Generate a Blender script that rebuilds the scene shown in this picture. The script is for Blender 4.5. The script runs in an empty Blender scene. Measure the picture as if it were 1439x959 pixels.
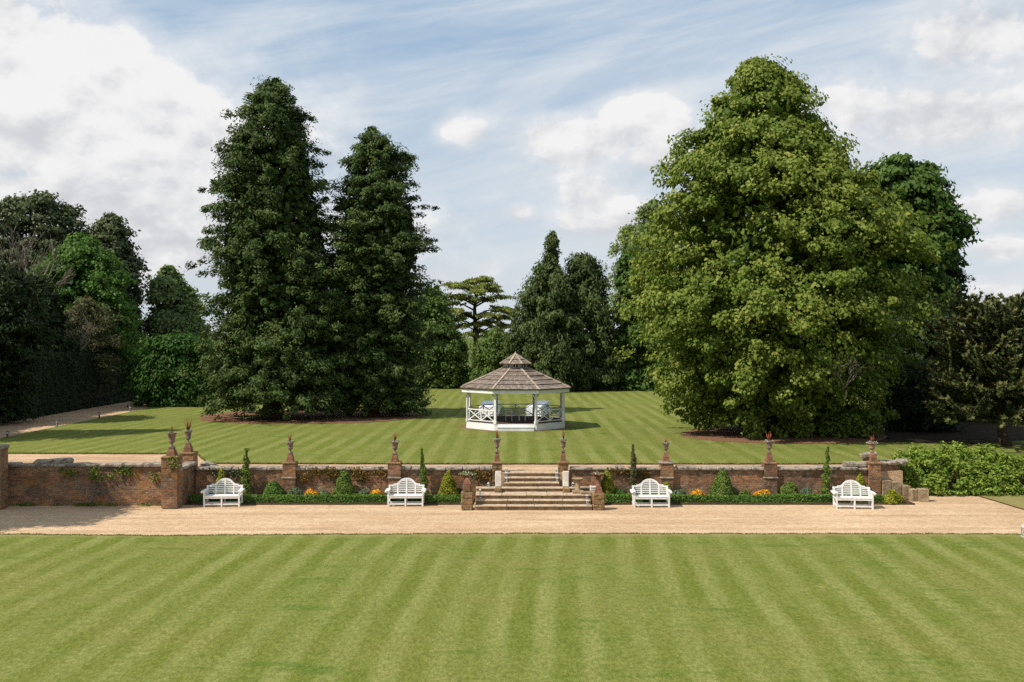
import bpy, bmesh, math, random
import numpy as np
from mathutils import Vector, noise as mnoise

sc = bpy.context.scene
col = sc.collection
R = math.radians

# ------------------------------------------------------------------ camera, sky, sun, exposure
F, HY, CX, H = 1399.0, 472.0, 719.5, 6.94          # focal length and horizon in photo pixels, eye height in metres
cam_d = bpy.data.cameras.new('camera')
cam = bpy.data.objects.new('camera', cam_d); col.objects.link(cam)
cam.location = (0, 0, H); cam.rotation_euler = (R(90), 0, 0)
cam_d.sensor_width = 36.0; cam_d.lens = 36.0 * F / 1439.0
cam_d.shift_y = -(479.5 - HY) / 1439.0
cam_d.clip_start = 0.5; cam_d.clip_end = 6000
sc.camera = cam

SUN_EL, SUN_AZ = 50.0, 204.0        # azimuth measured from +X, counter-clockwise: the light comes from the left and a little from behind the viewer
sdir = Vector((math.cos(R(SUN_EL)) * math.cos(R(SUN_AZ)), math.cos(R(SUN_EL)) * math.sin(R(SUN_AZ)), math.sin(R(SUN_EL))))
sun_d = bpy.data.lights.new('sun', 'SUN'); sun_d.energy = 4.6; sun_d.angle = R(0.55); sun_d.color = (1.0, 0.93, 0.82)
sun = bpy.data.objects.new('sun', sun_d); col.objects.link(sun)
sun.rotation_euler = (-sdir).to_track_quat('-Z', 'Y').to_euler()
sun.location = (-40, -20, 60)

sc.view_settings.view_transform = 'Standard'; sc.view_settings.look = 'None'
sc.view_settings.gamma = 1.0; sc.view_settings.use_curve_mapping = False
sc.view_settings.exposure = 0.30
sc.cycles.use_denoising = False
sc.cycles.max_bounces = 6; sc.cycles.diffuse_bounces = 3; sc.cycles.glossy_bounces = 2
sc.cycles.transmission_bounces = 4; sc.cycles.transparent_max_bounces = 6

class G:
    """small node-graph writer"""
    def __init__(s, tree): s.t = tree; s.n = tree.nodes; s.l = tree.links
    def new(s, typ, **kw):
        n = s.n.new(typ)
        for k, v in kw.items(): setattr(n, k, v)
        return n
    def put(s, sock, v):
        if hasattr(v, 'is_output'): s.l.new(v, sock)
        elif isinstance(v, (tuple, list)) and len(v) == 3 and sock.type == 'RGBA': sock.default_value = (*v, 1)
        else: sock.default_value = v
    def m(s, op, a, b=None, c=None, clamp=False):
        n = s.new('ShaderNodeMath', operation=op, use_clamp=clamp)
        for i, v in enumerate((a, b, c)):
            if v is not None: s.put(n.inputs[i], v)
        return n.outputs[0]
    def mix(s, fac, a, b, mode='MIX'):
        n = s.new('ShaderNodeMix', data_type='RGBA', blend_type=mode)
        s.put(n.inputs[0], fac); s.put(n.inputs[6], a); s.put(n.inputs[7], b)
        return n.outputs[2]
    def noise(s, vec, scale, detail=3, rough=.55, dist=0.0):
        n = s.new('ShaderNodeTexNoise'); s.put(n.inputs['Vector'], vec)
        n.inputs['Scale'].default_value = scale; n.inputs['Detail'].default_value = detail
        n.inputs['Roughness'].default_value = rough; n.inputs['Distortion'].default_value = dist
        return n.outputs[0]
    def mapr(s, v, a, b, c=0.0, d=1.0, kind='SMOOTHSTEP'):
        n = s.new('ShaderNodeMapRange', interpolation_type=kind)
        s.put(n.inputs[0], v)
        for i, x in enumerate((a, b, c, d)): s.put(n.inputs[1 + i], x)
        return n.outputs[0]
    def mapping(s, vec, scale=(1, 1, 1), rot=(0, 0, 0), loc=(0, 0, 0)):
        n = s.new('ShaderNodeMapping'); s.put(n.inputs[0], vec)
        n.inputs[1].default_value = loc; n.inputs[2].default_value = rot; n.inputs[3].default_value = scale
        return n.outputs[0]
    def sep(s, vec):
        n = s.new('ShaderNodeSeparateXYZ'); s.put(n.inputs[0], vec); return n.outputs
    def comb(s, x, y, z):
        n = s.new('ShaderNodeCombineXYZ')
        for i, v in enumerate((x, y, z)): s.put(n.inputs[i], v)
        return n.outputs[0]

def make_world():
    w = bpy.data.worlds.new('World'); sc.world = w; w.use_nodes = True
    g = G(w.node_tree); g.n.clear()
    sky = g.new('ShaderNodeTexSky', sky_type='NISHITA', sun_disc=False)
    sky.sun_elevation = R(SUN_EL); sky.sun_rotation = math.atan2(sdir.x, sdir.y)
    sky.altitude = 50; sky.air_density = 1.0; sky.dust_density = 0.8; sky.ozone_density = 1.2
    d = g.new('ShaderNodeTexCoord').outputs['Generated']
    x, y, z = g.sep(d)
    az = g.m('ARCTAN2', x, y); el = g.m('ARCSINE', z)
    # high thin cirrus: streaks on a flat layer far above
    tl = g.mapping(d, (1, 1, 1), (0, R(11), 0))
    ci = g.noise(g.mapping(tl, (2.2, 2.2, 17)), 1.3, 7, .60, .7)
    ci2 = g.noise(g.mapping(tl, (1.3, 1.3, 6.5), loc=(3.1, 1.2, 0)), 1.0, 4, .55, .4)
    ci3 = g.noise(g.mapping(tl, (7, 7, 60), loc=(1.1, 2.2, 0)), 1.2, 5, .65, .6)
    cirrus = g.m('ADD', g.m('ADD', g.mapr(ci, .34, .68, 0, .55), g.mapr(ci2, .34, .64, .06, .55)), g.mapr(ci3, .4, .72, -.06, .16), clamp=True)
    # cumulus: noise banks over the whole sky, with the clouds of the day at their own bearings
    w1 = g.noise(g.mapping(d, (1, 1, 1.5)), 9.0, 9, .60, .15)
    w1s = g.noise(g.mapping(d, (1, 1, 1.5), loc=(-.010, 0, .022)), 9.0, 5, .60, .15)
    w3 = g.noise(g.mapping(d, (1, 1, 1.4), loc=(2, 5, 1)), 30.0, 6, .62, .1)
    w2 = g.noise(g.mapping(d, (1, 1, 2.2), loc=(4.2, 1.1, 7.3)), 2.6, 3, .5)
    wob = g.m('ADD', g.m('SUBTRACT', w1, .5), g.m('MULTIPLY', g.m('SUBTRACT', w3, .5), .42))
    dens = g.mapr(w2, .56, .78, 0, .72)
    # outside the clouds listed below, the same banks go on by themselves
    away = g.mapr(g.m('ABSOLUTE', az), .50, .80, 0, 1)
    dens = g.m('MULTIPLY', dens, away)
    lit = None
    def blob(px, py, rx, ry, amp):
        a0, e0 = math.atan((px - CX) / F), math.atan((HY - py) / F / math.hypot(1, (px - CX) / F))
        ra, re = rx / F, ry / F
        du = g.m('MULTIPLY', g.m('SUBTRACT', az, a0), 1 / ra)
        dv = g.m('MULTIPLY', g.m('SUBTRACT', el, e0), 1 / re)
        q = g.m('ADD', g.m('MULTIPLY', du, du), g.m('MULTIPLY', dv, dv))
        b = g.m('MULTIPLY', g.m('EXPONENT', g.m('MULTIPLY', q, -.7)), amp)
        return b, g.m('MULTIPLY', b, g.m('ADD', dv, .15))
    tot, sh = dens, 0.0
    for p in [(40, 130, 190, 105, 1.15), (210, 190, 190, 110, 1.0), (60, 330, 260, 90, .95), (330, 330, 150, 90, .8), (420, 180, 130, 85, .60), (530, 330, 120, 60, .60), (850, 265, 140, 60, .52), (650, 182, 40, 26, .80),
              (905, 168, 66, 40, 1.0), (820, 198, 80, 34, .95), (930, 215, 60, 36, .8), (860, 300, 95, 46, .62), (1190, 150, 90, 50, .70), (1330, 165, 130, 50, .8),
              (1400, 50, 110, 60, .82), (1385, 290, 72, 32, .82), (1410, 347, 48, 17, .85), (1405, 418, 66, 24, .9), (735, 298, 24, 16, .72), (640, 395, 140, 40, .55)]:
        b, s_ = blob(*p)
        tot = g.m('MAXIMUM', tot, b)
        sh = g.m('ADD', sh, s_) if not isinstance(sh, float) else s_
    dd = g.m('ADD', tot, g.m('MULTIPLY', wob, 1.05))
    cum = g.m('MAXIMUM', g.mapr(dd, .42, .66), g.mapr(dd, .12, .70, 0, .62))
    core = g.mapr(g.m('ADD', g.m('MULTIPLY', sh, .7), g.m('MULTIPLY', g.m('SUBTRACT', w1, w1s), 5.5)), -.85, .75)
    ccol = g.mix(core, (5.15, 5.25, 5.5), (7.45, 7.38, 7.34))
    blue = g.mix(.72, sky.outputs[0], (2.55, 3.95, 5.55))
    base = g.mix(g.m('MULTIPLY', cirrus, .85), blue, (5.8, 6.2, 6.6))
    hz = g.mapr(el, .0, .34, .72, 0.0)
    base = g.mix(hz, base, (5.6, 6.0, 6.35))
    fin = g.mix(g.m('MULTIPLY', cum, .95), base, ccol)
    bg = g.new('ShaderNodeBackground'); g.l.new(fin, bg.inputs[0]); bg.inputs[1].default_value = 0.10
    out = g.new('ShaderNodeOutputWorld'); g.l.new(bg.outputs[0], out.inputs[0])
make_world()

# ------------------------------------------------------------------ helpers
def px2x(px, Y): return (px - CX) * Y / F
def py2z(py, Y): return H - (py - HY) * Y / F

def tag(o, label=None, cat=None, group=None, kind=None):
    if label: o['label'] = label
    if cat: o['category'] = cat
    if group: o['group'] = group
    if kind: o['kind'] = kind
    return o

def empty(name, loc, rz=0.0):
    o = bpy.data.objects.new(name, None); col.objects.link(o)
    o.location = loc; o.rotation_euler = (0, 0, rz); o.empty_display_size = .2
    return o

def link(name, me, mat, parent=None, loc=None):
    o = bpy.data.objects.new(name, me); col.objects.link(o)
    if mat and not me.materials: me.materials.append(mat)
    if parent: o.parent = parent
    if loc: o.location = loc
    return o

def copy_tree(o, parent=None):
    c = o.copy(); col.objects.link(c)
    if parent: c.parent = parent
    for ch in o.children: copy_tree(ch, c)
    return c

class MB:
    def __init__(s): s.v = []; s.f = []; s.sm = []
    def add(s, vs, fs, smooth=False):
        b = len(s.v); s.v += [tuple(p) for p in vs]; s.f += [tuple(i + b for i in f) for f in fs]; s.sm += [smooth] * len(fs)
        return s
    def box(s, c, d, rz=0.0, top=1.0, ry=0.0):
        hx, hy, hz = d[0] / 2, d[1] / 2, d[2] / 2
        vs = []
        for zz in (-1, 1):
            k = top if zz > 0 else 1.0
            for xx, yy in ((-1, -1), (1, -1), (1, 1), (-1, 1)):
                p = Vector((xx * hx * k, yy * hy * k, zz * hz))
                if ry: p = Vector((p.x * math.cos(ry) + p.z * math.sin(ry), p.y, -p.x * math.sin(ry) + p.z * math.cos(ry)))
                if rz: p = Vector((p.x * math.cos(rz) - p.y * math.sin(rz), p.x * math.sin(rz) + p.y * math.cos(rz), p.z))
                vs.append((c[0] + p.x, c[1] + p.y, c[2] + p.z))
        return s.add(vs, [(0, 3, 2, 1), (4, 5, 6, 7), (0, 1, 5, 4), (1, 2, 6, 5), (2, 3, 7, 6), (3, 0, 4, 7)])
    def bar(s, a, b, w, t, up=(0, 0, 1)):
        a, b = Vector(a), Vector(b); d = (b - a).normalized(); sd = d.cross(Vector(up))
        sd = sd.normalized() if sd.length > 1e-6 else Vector((1, 0, 0)); u = sd.cross(d)
        vs = []
        for p in (a, b):
            for i, j in ((-1, -1), (1, -1), (1, 1), (-1, 1)): vs.append(p + sd * (i * w / 2) + u * (j * t / 2))
        return s.add(vs, [(0, 3, 2, 1), (4, 5, 6, 7), (0, 1, 5, 4), (1, 2, 6, 5), (2, 3, 7, 6), (3, 0, 4, 7)])
    def tube(s, pts, rad, n=6):
        pts = [Vector(p) for p in pts]; vs = []
        if not isinstance(rad, (list, tuple)): rad = [rad] * len(pts)
        for i, p in enumerate(pts):
            d = (pts[min(i + 1, len(pts) - 1)] - pts[max(i - 1, 0)]).normalized()
            a = d.cross(Vector((.31, .95, .03))).normalized(); b = d.cross(a)
            for k in range(n):
                t = 2 * math.pi * k / n; vs.append(p + (a * math.cos(t) + b * math.sin(t)) * rad[i])
        fs = [(i * n + k, i * n + (k + 1) % n, (i + 1) * n + (k + 1) % n, (i + 1) * n + k) for i in range(len(pts) - 1) for k in range(n)]
        fs += [tuple(range(n))[::-1], tuple((len(pts) - 1) * n + k for k in range(n))]
        return s.add(vs, fs, True)
    def lathe(s, prof, c=(0, 0, 0), n=16, ang=0.0, smooth=True):
        vs = []
        for r, z in prof:
            for k in range(n):
                t = 2 * math.pi * k / n + ang; vs.append((c[0] + r * math.cos(t), c[1] + r * math.sin(t), c[2] + z))
        m = len(prof)
        fs = [(i * n + k, i * n + (k + 1) % n, (i + 1) * n + (k + 1) % n, (i + 1) * n + k) for i in range(m - 1) for k in range(n)]
        fs += [tuple(range(n))[::-1], tuple((m - 1) * n + k for k in range(n))]
        return s.add(vs, fs, smooth)
    def mesh(s, name):
        me = bpy.data.meshes.new(name); me.from_pydata(s.v, [], s.f)
        me.polygons.foreach_set('use_smooth', s.sm); me.update(); return me
    def build(s, name, mat, parent=None, loc=None): return link(name, s.mesh(name), mat, parent, loc)

def stone_mesh(name, d, seed, rough=.018, bev=.03, cuts=2):
    """a squared stone with worn, rounded, uneven edges; origin at its base centre"""
    bm = bmesh.new(); bmesh.ops.create_cube(bm, size=1.0)
    for v in bm.verts: v.co = Vector((v.co.x * d[0], v.co.y * d[1], (v.co.z + .5) * d[2]))
    bmesh.ops.bevel(bm, geom=list(bm.edges), offset=min(bev, min(d) * .3), segments=1, affect='EDGES')
    if cuts:
        le = [e for e in bm.edges if e.calc_length() > max(d) * .5]
        bmesh.ops.subdivide_edges(bm, edges=le, cuts=cuts, use_grid_fill=True)
    for v in bm.verts:
        o = mnoise.noise_vector(v.co * 3.1 + Vector((seed * 7.3, seed * 1.9, seed * 3.7)))
        v.co += Vector((o.x, o.y, o.z if v.co.z > d[2] * .4 else 0)) * rough
    me = bpy.data.meshes.new(name); bm.to_mesh(me); bm.free(); return me

def slab(name, poly, z, mat, skirt=.3, wob=0.0, step=.6, side_mat=None, seed=0):
    """a flat piece of ground with its own edge; outline cut a little unevenly"""
    pts = []
    for i, a in enumerate(poly):
        b = poly[(i + 1) % len(poly)]; L = math.dist(a, b)
        n = max(1, int(L / step)) if wob and L < 120 else 1
        for k in range(n):
            t = k / n; x, y = a[0] + (b[0] - a[0]) * t, a[1] + (b[1] - a[1]) * t
            if wob and k:
                x += wob * mnoise.noise(Vector((x * .9, y * .9, seed))); y += wob * (mnoise.noise(Vector((x * .9, y * .9, seed + 9))) + .5 * mnoise.noise(Vector((x * 3.7, y * 3.7, seed + 5))))
            pts.append((x, y))
    n = len(pts)
    me = bpy.data.meshes.new(name)
    me.from_pydata([(x, y, z) for x, y in pts] + [(x, y, z - skirt) for x, y in pts], [],
                   [tuple(range(n))] + [(i, i + n, (i + 1) % n + n, (i + 1) % n) for i in range(n)])
    me.materials.append(mat)
    if side_mat:
        me.materials.append(side_mat)
        for p in me.polygons[1:]: p.material_index = 1
    me.update()
    if me.polygons[0].normal.z < 0:
        me.flip_normals()
    o = bpy.data.objects.new(name, me); col.objects.link(o); o['kind'] = 'structure'
    return o

# ------------------------------------------------------------------ materials
def new_mat(name):
    m = bpy.data.materials.new(name); m.use_nodes = True
    g = G(m.node_tree); b = g.n['Principled BSDF']; g.b = b
    b.inputs['Roughness'].default_value = .8; b.inputs['Specular IOR Level'].default_value = .06
    return m, g
def bump(g, h, strength, dist):
    n = g.new('ShaderNodeBump'); g.put(n.inputs['Height'], h); n.inputs['Strength'].default_value = strength; n.inputs['Distance'].default_value = dist
    g.l.new(n.outputs[0], g.b.inputs['Normal'])
def objco(g): return g.new('ShaderNodeTexCoord').outputs['Object']
def geopos(g): return g.new('ShaderNodeNewGeometry').outputs['Position']

def lawn_mat(name, angle, period, warp, curve=0.0, seed=0.0, straw=1.0, edge=None):
    m, g = new_mat(name); p = geopos(g); x, y, z = g.sep(p)
    a = R(angle)
    wn = g.m('MULTIPLY', g.m('SUBTRACT', g.noise(g.mapping(p, (.10, .06, 1), loc=(seed, seed, 0)), 1.0, 2), .5), warp)
    u = g.m('ADD', g.m('ADD', g.m('MULTIPLY', x, math.cos(a)), g.m('MULTIPLY', y, -math.sin(a))), wn)
    if curve:   # the mower followed the edge of the beds on the far side
        u = g.m('ADD', u, g.m('MULTIPLY', g.m('MULTIPLY', g.m('MINIMUM', g.m('ADD', x, 3.0), 0.0), g.m('SUBTRACT', y, 46.0)), curve))
    tri = g.m('PINGPONG', g.m('MULTIPLY', u, 2.0 / period), 1.0)
    st = g.mapr(tri, .30, .78)
    jit = g.noise(g.mapping(p, (1.0, .35, 1), loc=(seed, 3, 0)), 1.5, 3)
    st = g.m('MULTIPLY_ADD', g.m('SUBTRACT', st, .42), g.mapr(g.noise(g.mapping(p, (.5, .14, 1), loc=(7, seed, 0)), 1.0, 4, .6), .34, .66, .10, .86), .42)
    st = g.m('ADD', st, g.m('MULTIPLY', g.m('SUBTRACT', jit, .5), .7), clamp=True)
    c = g.mix(st, (.130, .153, .032), (.206, .219, .076))
    big = g.noise(g.mapping(p, (.5, .5, 1), loc=(seed * 2, 1, 0)), .45, 4, .6)
    c = g.mix(g.mapr(big, .46, .72, 0, .45 * straw), c, (.205, .186, .064))
    lush = g.noise(g.mapping(p, (.30, .8, 1), loc=(2, seed, 5)), 1.0, 4, .65)
    c = g.mix(g.mapr(lush, .57, .70, 0, .60), c, (.080, .135, .022))
    mott = g.noise(p, 5.0, 5, .7)
    c = g.mix(1.0, c, g.mix(g.mapr(mott, .30, .70), (.86, .88, .82), (1.14, 1.12, 1.16)), 'MULTIPLY')
    tuft = g.noise(g.mapping(p, (1, .45, 1), loc=(5, 1, 2)), 13.0, 4, .7)
    c = g.mix(1.0, c, g.mix(g.mapr(tuft, .33, .67), (.80, .83, .74), (1.18, 1.15, 1.20)), 'MULTIPLY')
    fine = g.noise(g.mapping(p, (1, .6, 1)), 40.0, 2, .7)
    c = g.mix(1.0, c, g.mix(g.mapr(fine, .28, .75, kind='LINEAR'), (.55, .60, .45), (1.36, 1.32, 1.30)), 'MULTIPLY')
    dry = g.noise(g.mapping(p, (1, .55, 1), loc=(seed, 11, 2)), .9, 5, .65)
    c = g.mix(g.mapr(dry, .65, .76, 0, .6 * straw), c, (.34, .26, .11))
    if edge:    # worn, dry grass along the cut edge
        ye = g.m('ADD', y, g.m('MULTIPLY', g.m('SUBTRACT', g.noise(p, 1.1, 4, .7), .5), .9))
        c = g.mix(g.mapr(ye, edge - .55, edge + .05, 0, .55), c, (.27, .215, .095))
    g.l.new(c, g.b.inputs['Base Color']); g.b.inputs['Roughness'].default_value = .9
    g.b.inputs['Specular IOR Level'].default_value = .02
    bump(g, g.m('ADD', g.m('MULTIPLY', fine, .6), g.m('ADD', mott, tuft)), .6, .035)
    return m

def gravel_mat(name, c1, c2):
    m, g = new_mat(name); p = geopos(g)
    v = g.new('ShaderNodeTexVoronoi'); g.put(v.inputs['Vector'], p); v.inputs['Scale'].default_value = 26
    big = g.noise(g.mapping(p, (.5, 1.2, 1)), .55, 5, .6)
    c = g.mix(g.mapr(big, .3, .7), c1, c2)
    pr = g.sep(v.outputs['Color'])[0]
    c = g.mix(1.0, c, g.mix(pr, (.76, .75, .74), (1.16, 1.15, 1.14)), 'MULTIPLY')
    med = g.noise(p, 4.0, 4, .7)
    c = g.mix(1.0, c, g.mix(g.mapr(med, .3, .7), (.86, .85, .83), (1.08, 1.08, 1.08)), 'MULTIPLY')
    trk = g.noise(g.mapping(p, (.12, 1.6, 1)), 1.0, 4, .6)
    c = g.mix(1.0, c, g.mix(g.mapr(trk, .35, .65), (.86, .84, .81), (1.06, 1.06, 1.05)), 'MULTIPLY')
    dk = g.noise(p, 19.0, 2, .5)
    c = g.mix(g.mapr(dk, .67, .74, 0, .55), c, (.16, .11, .07))
    g.l.new(c, g.b.inputs['Base Color']); g.b.inputs['Roughness'].default_value = .9
    bump(g, g.m('ADD', v.outputs['Distance'], g.m('MULTIPLY', med, .8)), .7, .03)
    return m

def plain(name, c, rough=.7, var=.25, scale=6.0, bumpy=.25, dist=.01, c2=None, spec=.08):
    m, g = new_mat(name); p = objco(g)
    n1 = g.noise(p, scale, 5, .6)
    dark = tuple(k * (1 - var) for k in c) if c2 is None else c2
    g.l.new(g.mix(g.mapr(n1, .32, .68), dark, c), g.b.inputs['Base Color'])
    g.b.inputs['Roughness'].default_value = rough; g.b.inputs['Specular IOR Level'].default_value = spec
    if bumpy: bump(g, g.noise(p, scale * 4, 4, .6), bumpy, dist)
    return m

def brick_mat(name, tone=1.0, soot=.6, moss=.35, orange=.3, seed=0.0):
    m, g = new_mat(name); p = geopos(g); x, y, z = g.sep(p)
    nx = g.m('ABSOLUTE', g.sep(g.new('ShaderNodeNewGeometry').outputs['True Normal'])[0])
    side = g.m('GREATER_THAN', nx, .6)
    u = g.m('ADD', g.m('MULTIPLY', x, g.m('SUBTRACT', 1.0, side)), g.m('MULTIPLY', y, side))
    wv = g.m('MULTIPLY', g.m('SUBTRACT', g.noise(p, 1.3, 2), .5), .03)
    uv = g.comb(u, g.m('ADD', z, wv), 0.0)
    b = g.new('ShaderNodeTexBrick'); g.put(b.inputs['Vector'], uv)
    b.inputs['Scale'].default_value = 1.0; b.inputs['Brick Width'].default_value = .225; b.inputs['Row Height'].default_value = .075
    b.inputs['Mortar Size'].default_value = .009; b.inputs['Mortar Smooth'].default_value = .3; b.inputs['Bias'].default_value = -.1
    b.inputs['Color1'].default_value = (.30 * tone, .140 * tone, .072 * tone, 1); b.inputs['Color2'].default_value = (.165 * tone, .092 * tone, .060 * tone, 1)
    b.inputs['Mortar'].default_value = (.30 * tone, .25 * tone, .18 * tone, 1)
    c = b.outputs['Color']
    ch = g.noise(g.mapping(uv, (4.4, 13.3, 1), loc=(seed, seed, 0)), 1.0, 2, .8)
    c = g.mix(g.mapr(ch, .35, .7), c, g.mix(1.0, c, (1.55, 1.42, 1.2), 'MULTIPLY'))
    big = g.noise(g.mapping(p, (.6, .6, .9), loc=(seed, 0, seed)), 1.1, 5, .65)
    c = g.mix(g.mapr(big, .40, .62, 0, soot), c, (.062, .046, .034))
    st2 = g.noise(g.mapping(p, (2.2, 2.2, 5.5), loc=(seed, 4, 6)), 1.6, 4, .7)
    c = g.mix(g.mapr(st2, .50, .66, 0, .7), c, (.085, .062, .046))
    og = g.noise(g.mapping(p, (.7, .7, 1.1), loc=(4 + seed, 2, 0)), 1.6, 5, .65)
    c = g.mix(g.mapr(og, .52, .68, 0, orange), c, (.36, .17, .045))
    li = g.noise(g.mapping(p, loc=(1, seed, 3)), 5.0, 5, .7)
    c = g.mix(g.mapr(li, .55, .66, 0, .70), c, (.34, .30, .23))
    li2 = g.noise(g.mapping(p, (1, 1, 1.6), loc=(9, seed, 3)), 11.0, 4, .75)
    c = g.mix(g.mapr(li2, .58, .68, 0, .6), c, (.045, .035, .028))
    ms = g.noise(g.mapping(p, (1, 1, 1.5), loc=(seed, 8, 1)), 2.4, 5, .65)
    c = g.mix(g.mapr(ms, .56, .70, 0, moss), c, (.085, .095, .03))
    g.l.new(c, g.b.inputs['Base Color']); g.b.inputs['Roughness'].default_value = .9
    bump(g, g.m('ADD', g.m('MULTIPLY', b.outputs['Fac'], -1.0), g.m('MULTIPLY', g.noise(p, 14.0, 4, .7), 1.6)), .9, .025)
    return m

def stone_mat(name, c, dark, lichen=(.50, .46, .38), rust=0.0, scale=1.0, dk=.75):
    m, g = new_mat(name); p = geopos(g)
    n1 = g.noise(p, 3.0 * scale, 6, .7); n2 = g.noise(g.mapping(p, loc=(5, 2, 1)), 8.0 * scale, 5, .7); n3 = g.noise(g.mapping(p, loc=(1, 7, 4)), 1.6 * scale, 5, .65)
    k = g.mix(g.mapr(n1, .42, .64, 0, dk), c, dark)
    if rust: k = g.mix(g.mapr(n3, .47, .66, 0, rust), k, (.30, .14, .055))
    k = g.mix(g.mapr(n2, .56, .68, 0, .7), k, lichen)
    g.l.new(k, g.b.inputs['Base Color']); g.b.inputs['Roughness'].default_value = .92
    bump(g, g.m('ADD', n2, n1), .6, .03)
    return m

def leaf_mat(name, c0, c1, c2, trans=.25, gloss=.55, k=1.0):
    m, g = new_mat(name); gloss = max(gloss, .55); c0, c1, c2 = [tuple(v * k for v in c) for c in (c0, c1, c2)]
    a = g.new('ShaderNodeAttribute'); a.attribute_name = 'tint'
    f = a.outputs['Fac']
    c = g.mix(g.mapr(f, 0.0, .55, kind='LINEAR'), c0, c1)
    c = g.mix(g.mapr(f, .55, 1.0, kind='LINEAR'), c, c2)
    g.l.new(c, g.b.inputs['Base Color'])
    g.b.inputs['Roughness'].default_value = gloss; g.b.inputs['Specular IOR Level'].default_value = .10
    t = g.new('ShaderNodeBsdfTranslucent'); g.l.new(g.mix(1.0, c, (1.25, 1.35, .6), 'MULTIPLY'), t.inputs[0])
    mx = g.new('ShaderNodeMixShader'); mx.inputs[0].default_value = trans
    g.l.new(g.b.outputs[0], mx.inputs[1]); g.l.new(t.outputs[0], mx.inputs[2])
    g.l.new(mx.outputs[0], g.n['Material Output'].inputs[0])
    return m

M = {}
M['lawn'] = lawn_mat('lawn_grass', 3.6, 1.12, 1.3, 0, 3.0, 1.0, 34.6)
M['lawn_up'] = lawn_mat('terrace_grass', 0.0, 1.12, .8, .004, 17.0, .8)
M['rough_grass'] = plain('rough_grass', (.105, .135, .028), .8, .4, .8, .5, .04)
M['gravel'] = gravel_mat('gravel', (.51, .355, .222), (.59, .435, .288))
M['gravel_up'] = gravel_mat('terrace_gravel', (.48, .325, .205), (.57, .41, .275))
M['soil'] = plain('soil', (.095, .058, .034), .95, .45, 5, .6, .03)
M['mulch'] = plain('bark_mulch', (.27, .145, .085), .95, .5, 9, .9, .05)
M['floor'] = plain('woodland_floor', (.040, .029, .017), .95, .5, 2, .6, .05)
M['brick'] = brick_mat('old_brick', 1.15, .60, .42, .42, 0.0)
M['brick_left'] = brick_mat('old_brick_warm', 1.15, .60, .38, .80, 12.0)
M['brick_pier'] = brick_mat('pier_brick', 1.10, .65, .40, .40, 5.0)
M['brick_red'] = brick_mat('red_brick', 1.1, .5, .3, .35, 9.0)
M['coping'] = stone_mat('coping_stone', (.33, .28, .22), (.10, .080, .062), (.52, .48, .42), 0, 1.6, .9)
M['tread'] = stone_mat('step_stone', (.49, .385, .275), (.25, .18, .115), (.58, .49, .39), .15, 1.4, .7)
M['riser'] = stone_mat('riser_stone', (.30, .215, .12), (.13, .090, .05), (.40, .31, .20), .35)
M['ironstone'] = stone_mat('ironstone', (.27, .18, .09), (.085, .062, .040), (.42, .35, .25), .6, 2.2, .95)
M['terracotta'] = stone_mat('terracotta', (.25, .115, .070), (.11, .065, .045), (.36, .29, .24), 0, 2.4, .85)
M['urn'] = stone_mat('urn_stone', (.23, .160, .130), (.095, .066, .055), (.36, .30, .27), 0, 2.6, .8)
M['pale_stone'] = stone_mat('pale_stone', (.60, .54, .46), (.36, .30, .23), (.70, .66, .60), 0, 1.5, .5)
M['sand_stone'] = stone_mat('sand_stone', (.34, .26, .16), (.15, .11, .07), (.46, .40, .31), .25, 2.0, .85)
M['white'] = plain('white_paint', (.80, .79, .77), .5, .10, 7, .15, .004, (.66, .655, .61), spec=.2)
M['white_worn'] = plain('white_gazebo_paint', (.80, .79, .78), .55, .14, 2.2, .1, .004, (.66, .65, .60), spec=.2)
M['deck'] = plain('deck_boards', (.13, .085, .065), .8, .35, 3, .3, .01)
M['cloth'] = plain('white_cloth', (.78, .80, .84), .8, .06, 3, .3, .02)
M['chair'] = plain('chair_frame', (.66, .66, .64), .45, .1, 4, 0)
M['dark_metal'] = plain('dark_metal', (.045, .045, .05), .5, .3, 8, 0, spec=.5)
M['bark'] = plain('bark', (.10, .072, .050), .95, .5, 5, .9, .06)
M['bark_red'] = plain('bark_red', (.15, .075, .045), .95, .5, 4, .9, .06)
M['bark_grey'] = plain('bark_grey', (.26, .22, .17), .9, .4, 4, .5, .03)
M['candle'] = plain('candle_wax', (.82, .80, .74), .6, .05, 4, 0)
M['lantern_frame'] = plain('lantern_paint', (.52, .51, .48), .55, .2, 8, 0)
M['silver'] = plain('brushed_metal', (.70, .71, .72), .35, .1, 8, 0, spec=.5)
M['spike'] = plain('cordyline_leaf', (.28, .085, .05), .5, .4, 4, 0)
def glass():
    m, g = new_mat('lantern_glass'); g.b.inputs['Base Color'].default_value = (.9, .95, .95, 1)
    g.b.inputs['Transmission Weight'].default_value = 1.0; g.b.inputs['Roughness'].default_value = .05; g.b.inputs['IOR'].default_value = 1.05
    return m
M['glass'] = glass()
def shingle_mat():
    m, g = new_mat('cedar_shingle')
    f = g.new('ShaderNodeAttribute'); f.attribute_name = 'tint'
    p = objco(g)
    c = g.mix(f.outputs['Fac'], (.115, .090, .074), (.37, .31, .262))
    c = g.mix(g.mapr(g.noise(p, 1.8, 4, .6), .4, .7, 0, .45), c, (.22, .165, .13))
    g.l.new(c, g.b.inputs['Base Color']); g.b.inputs['Roughness'].default_value = .9
    bump(g, g.noise(p, 30, 3, .6), .3, .01)
    return m
M['shingle'] = shingle_mat()
M['ridge'] = plain('ridge_board', (.46, .37, .29), .9, .35, 4, .2, .01)

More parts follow.
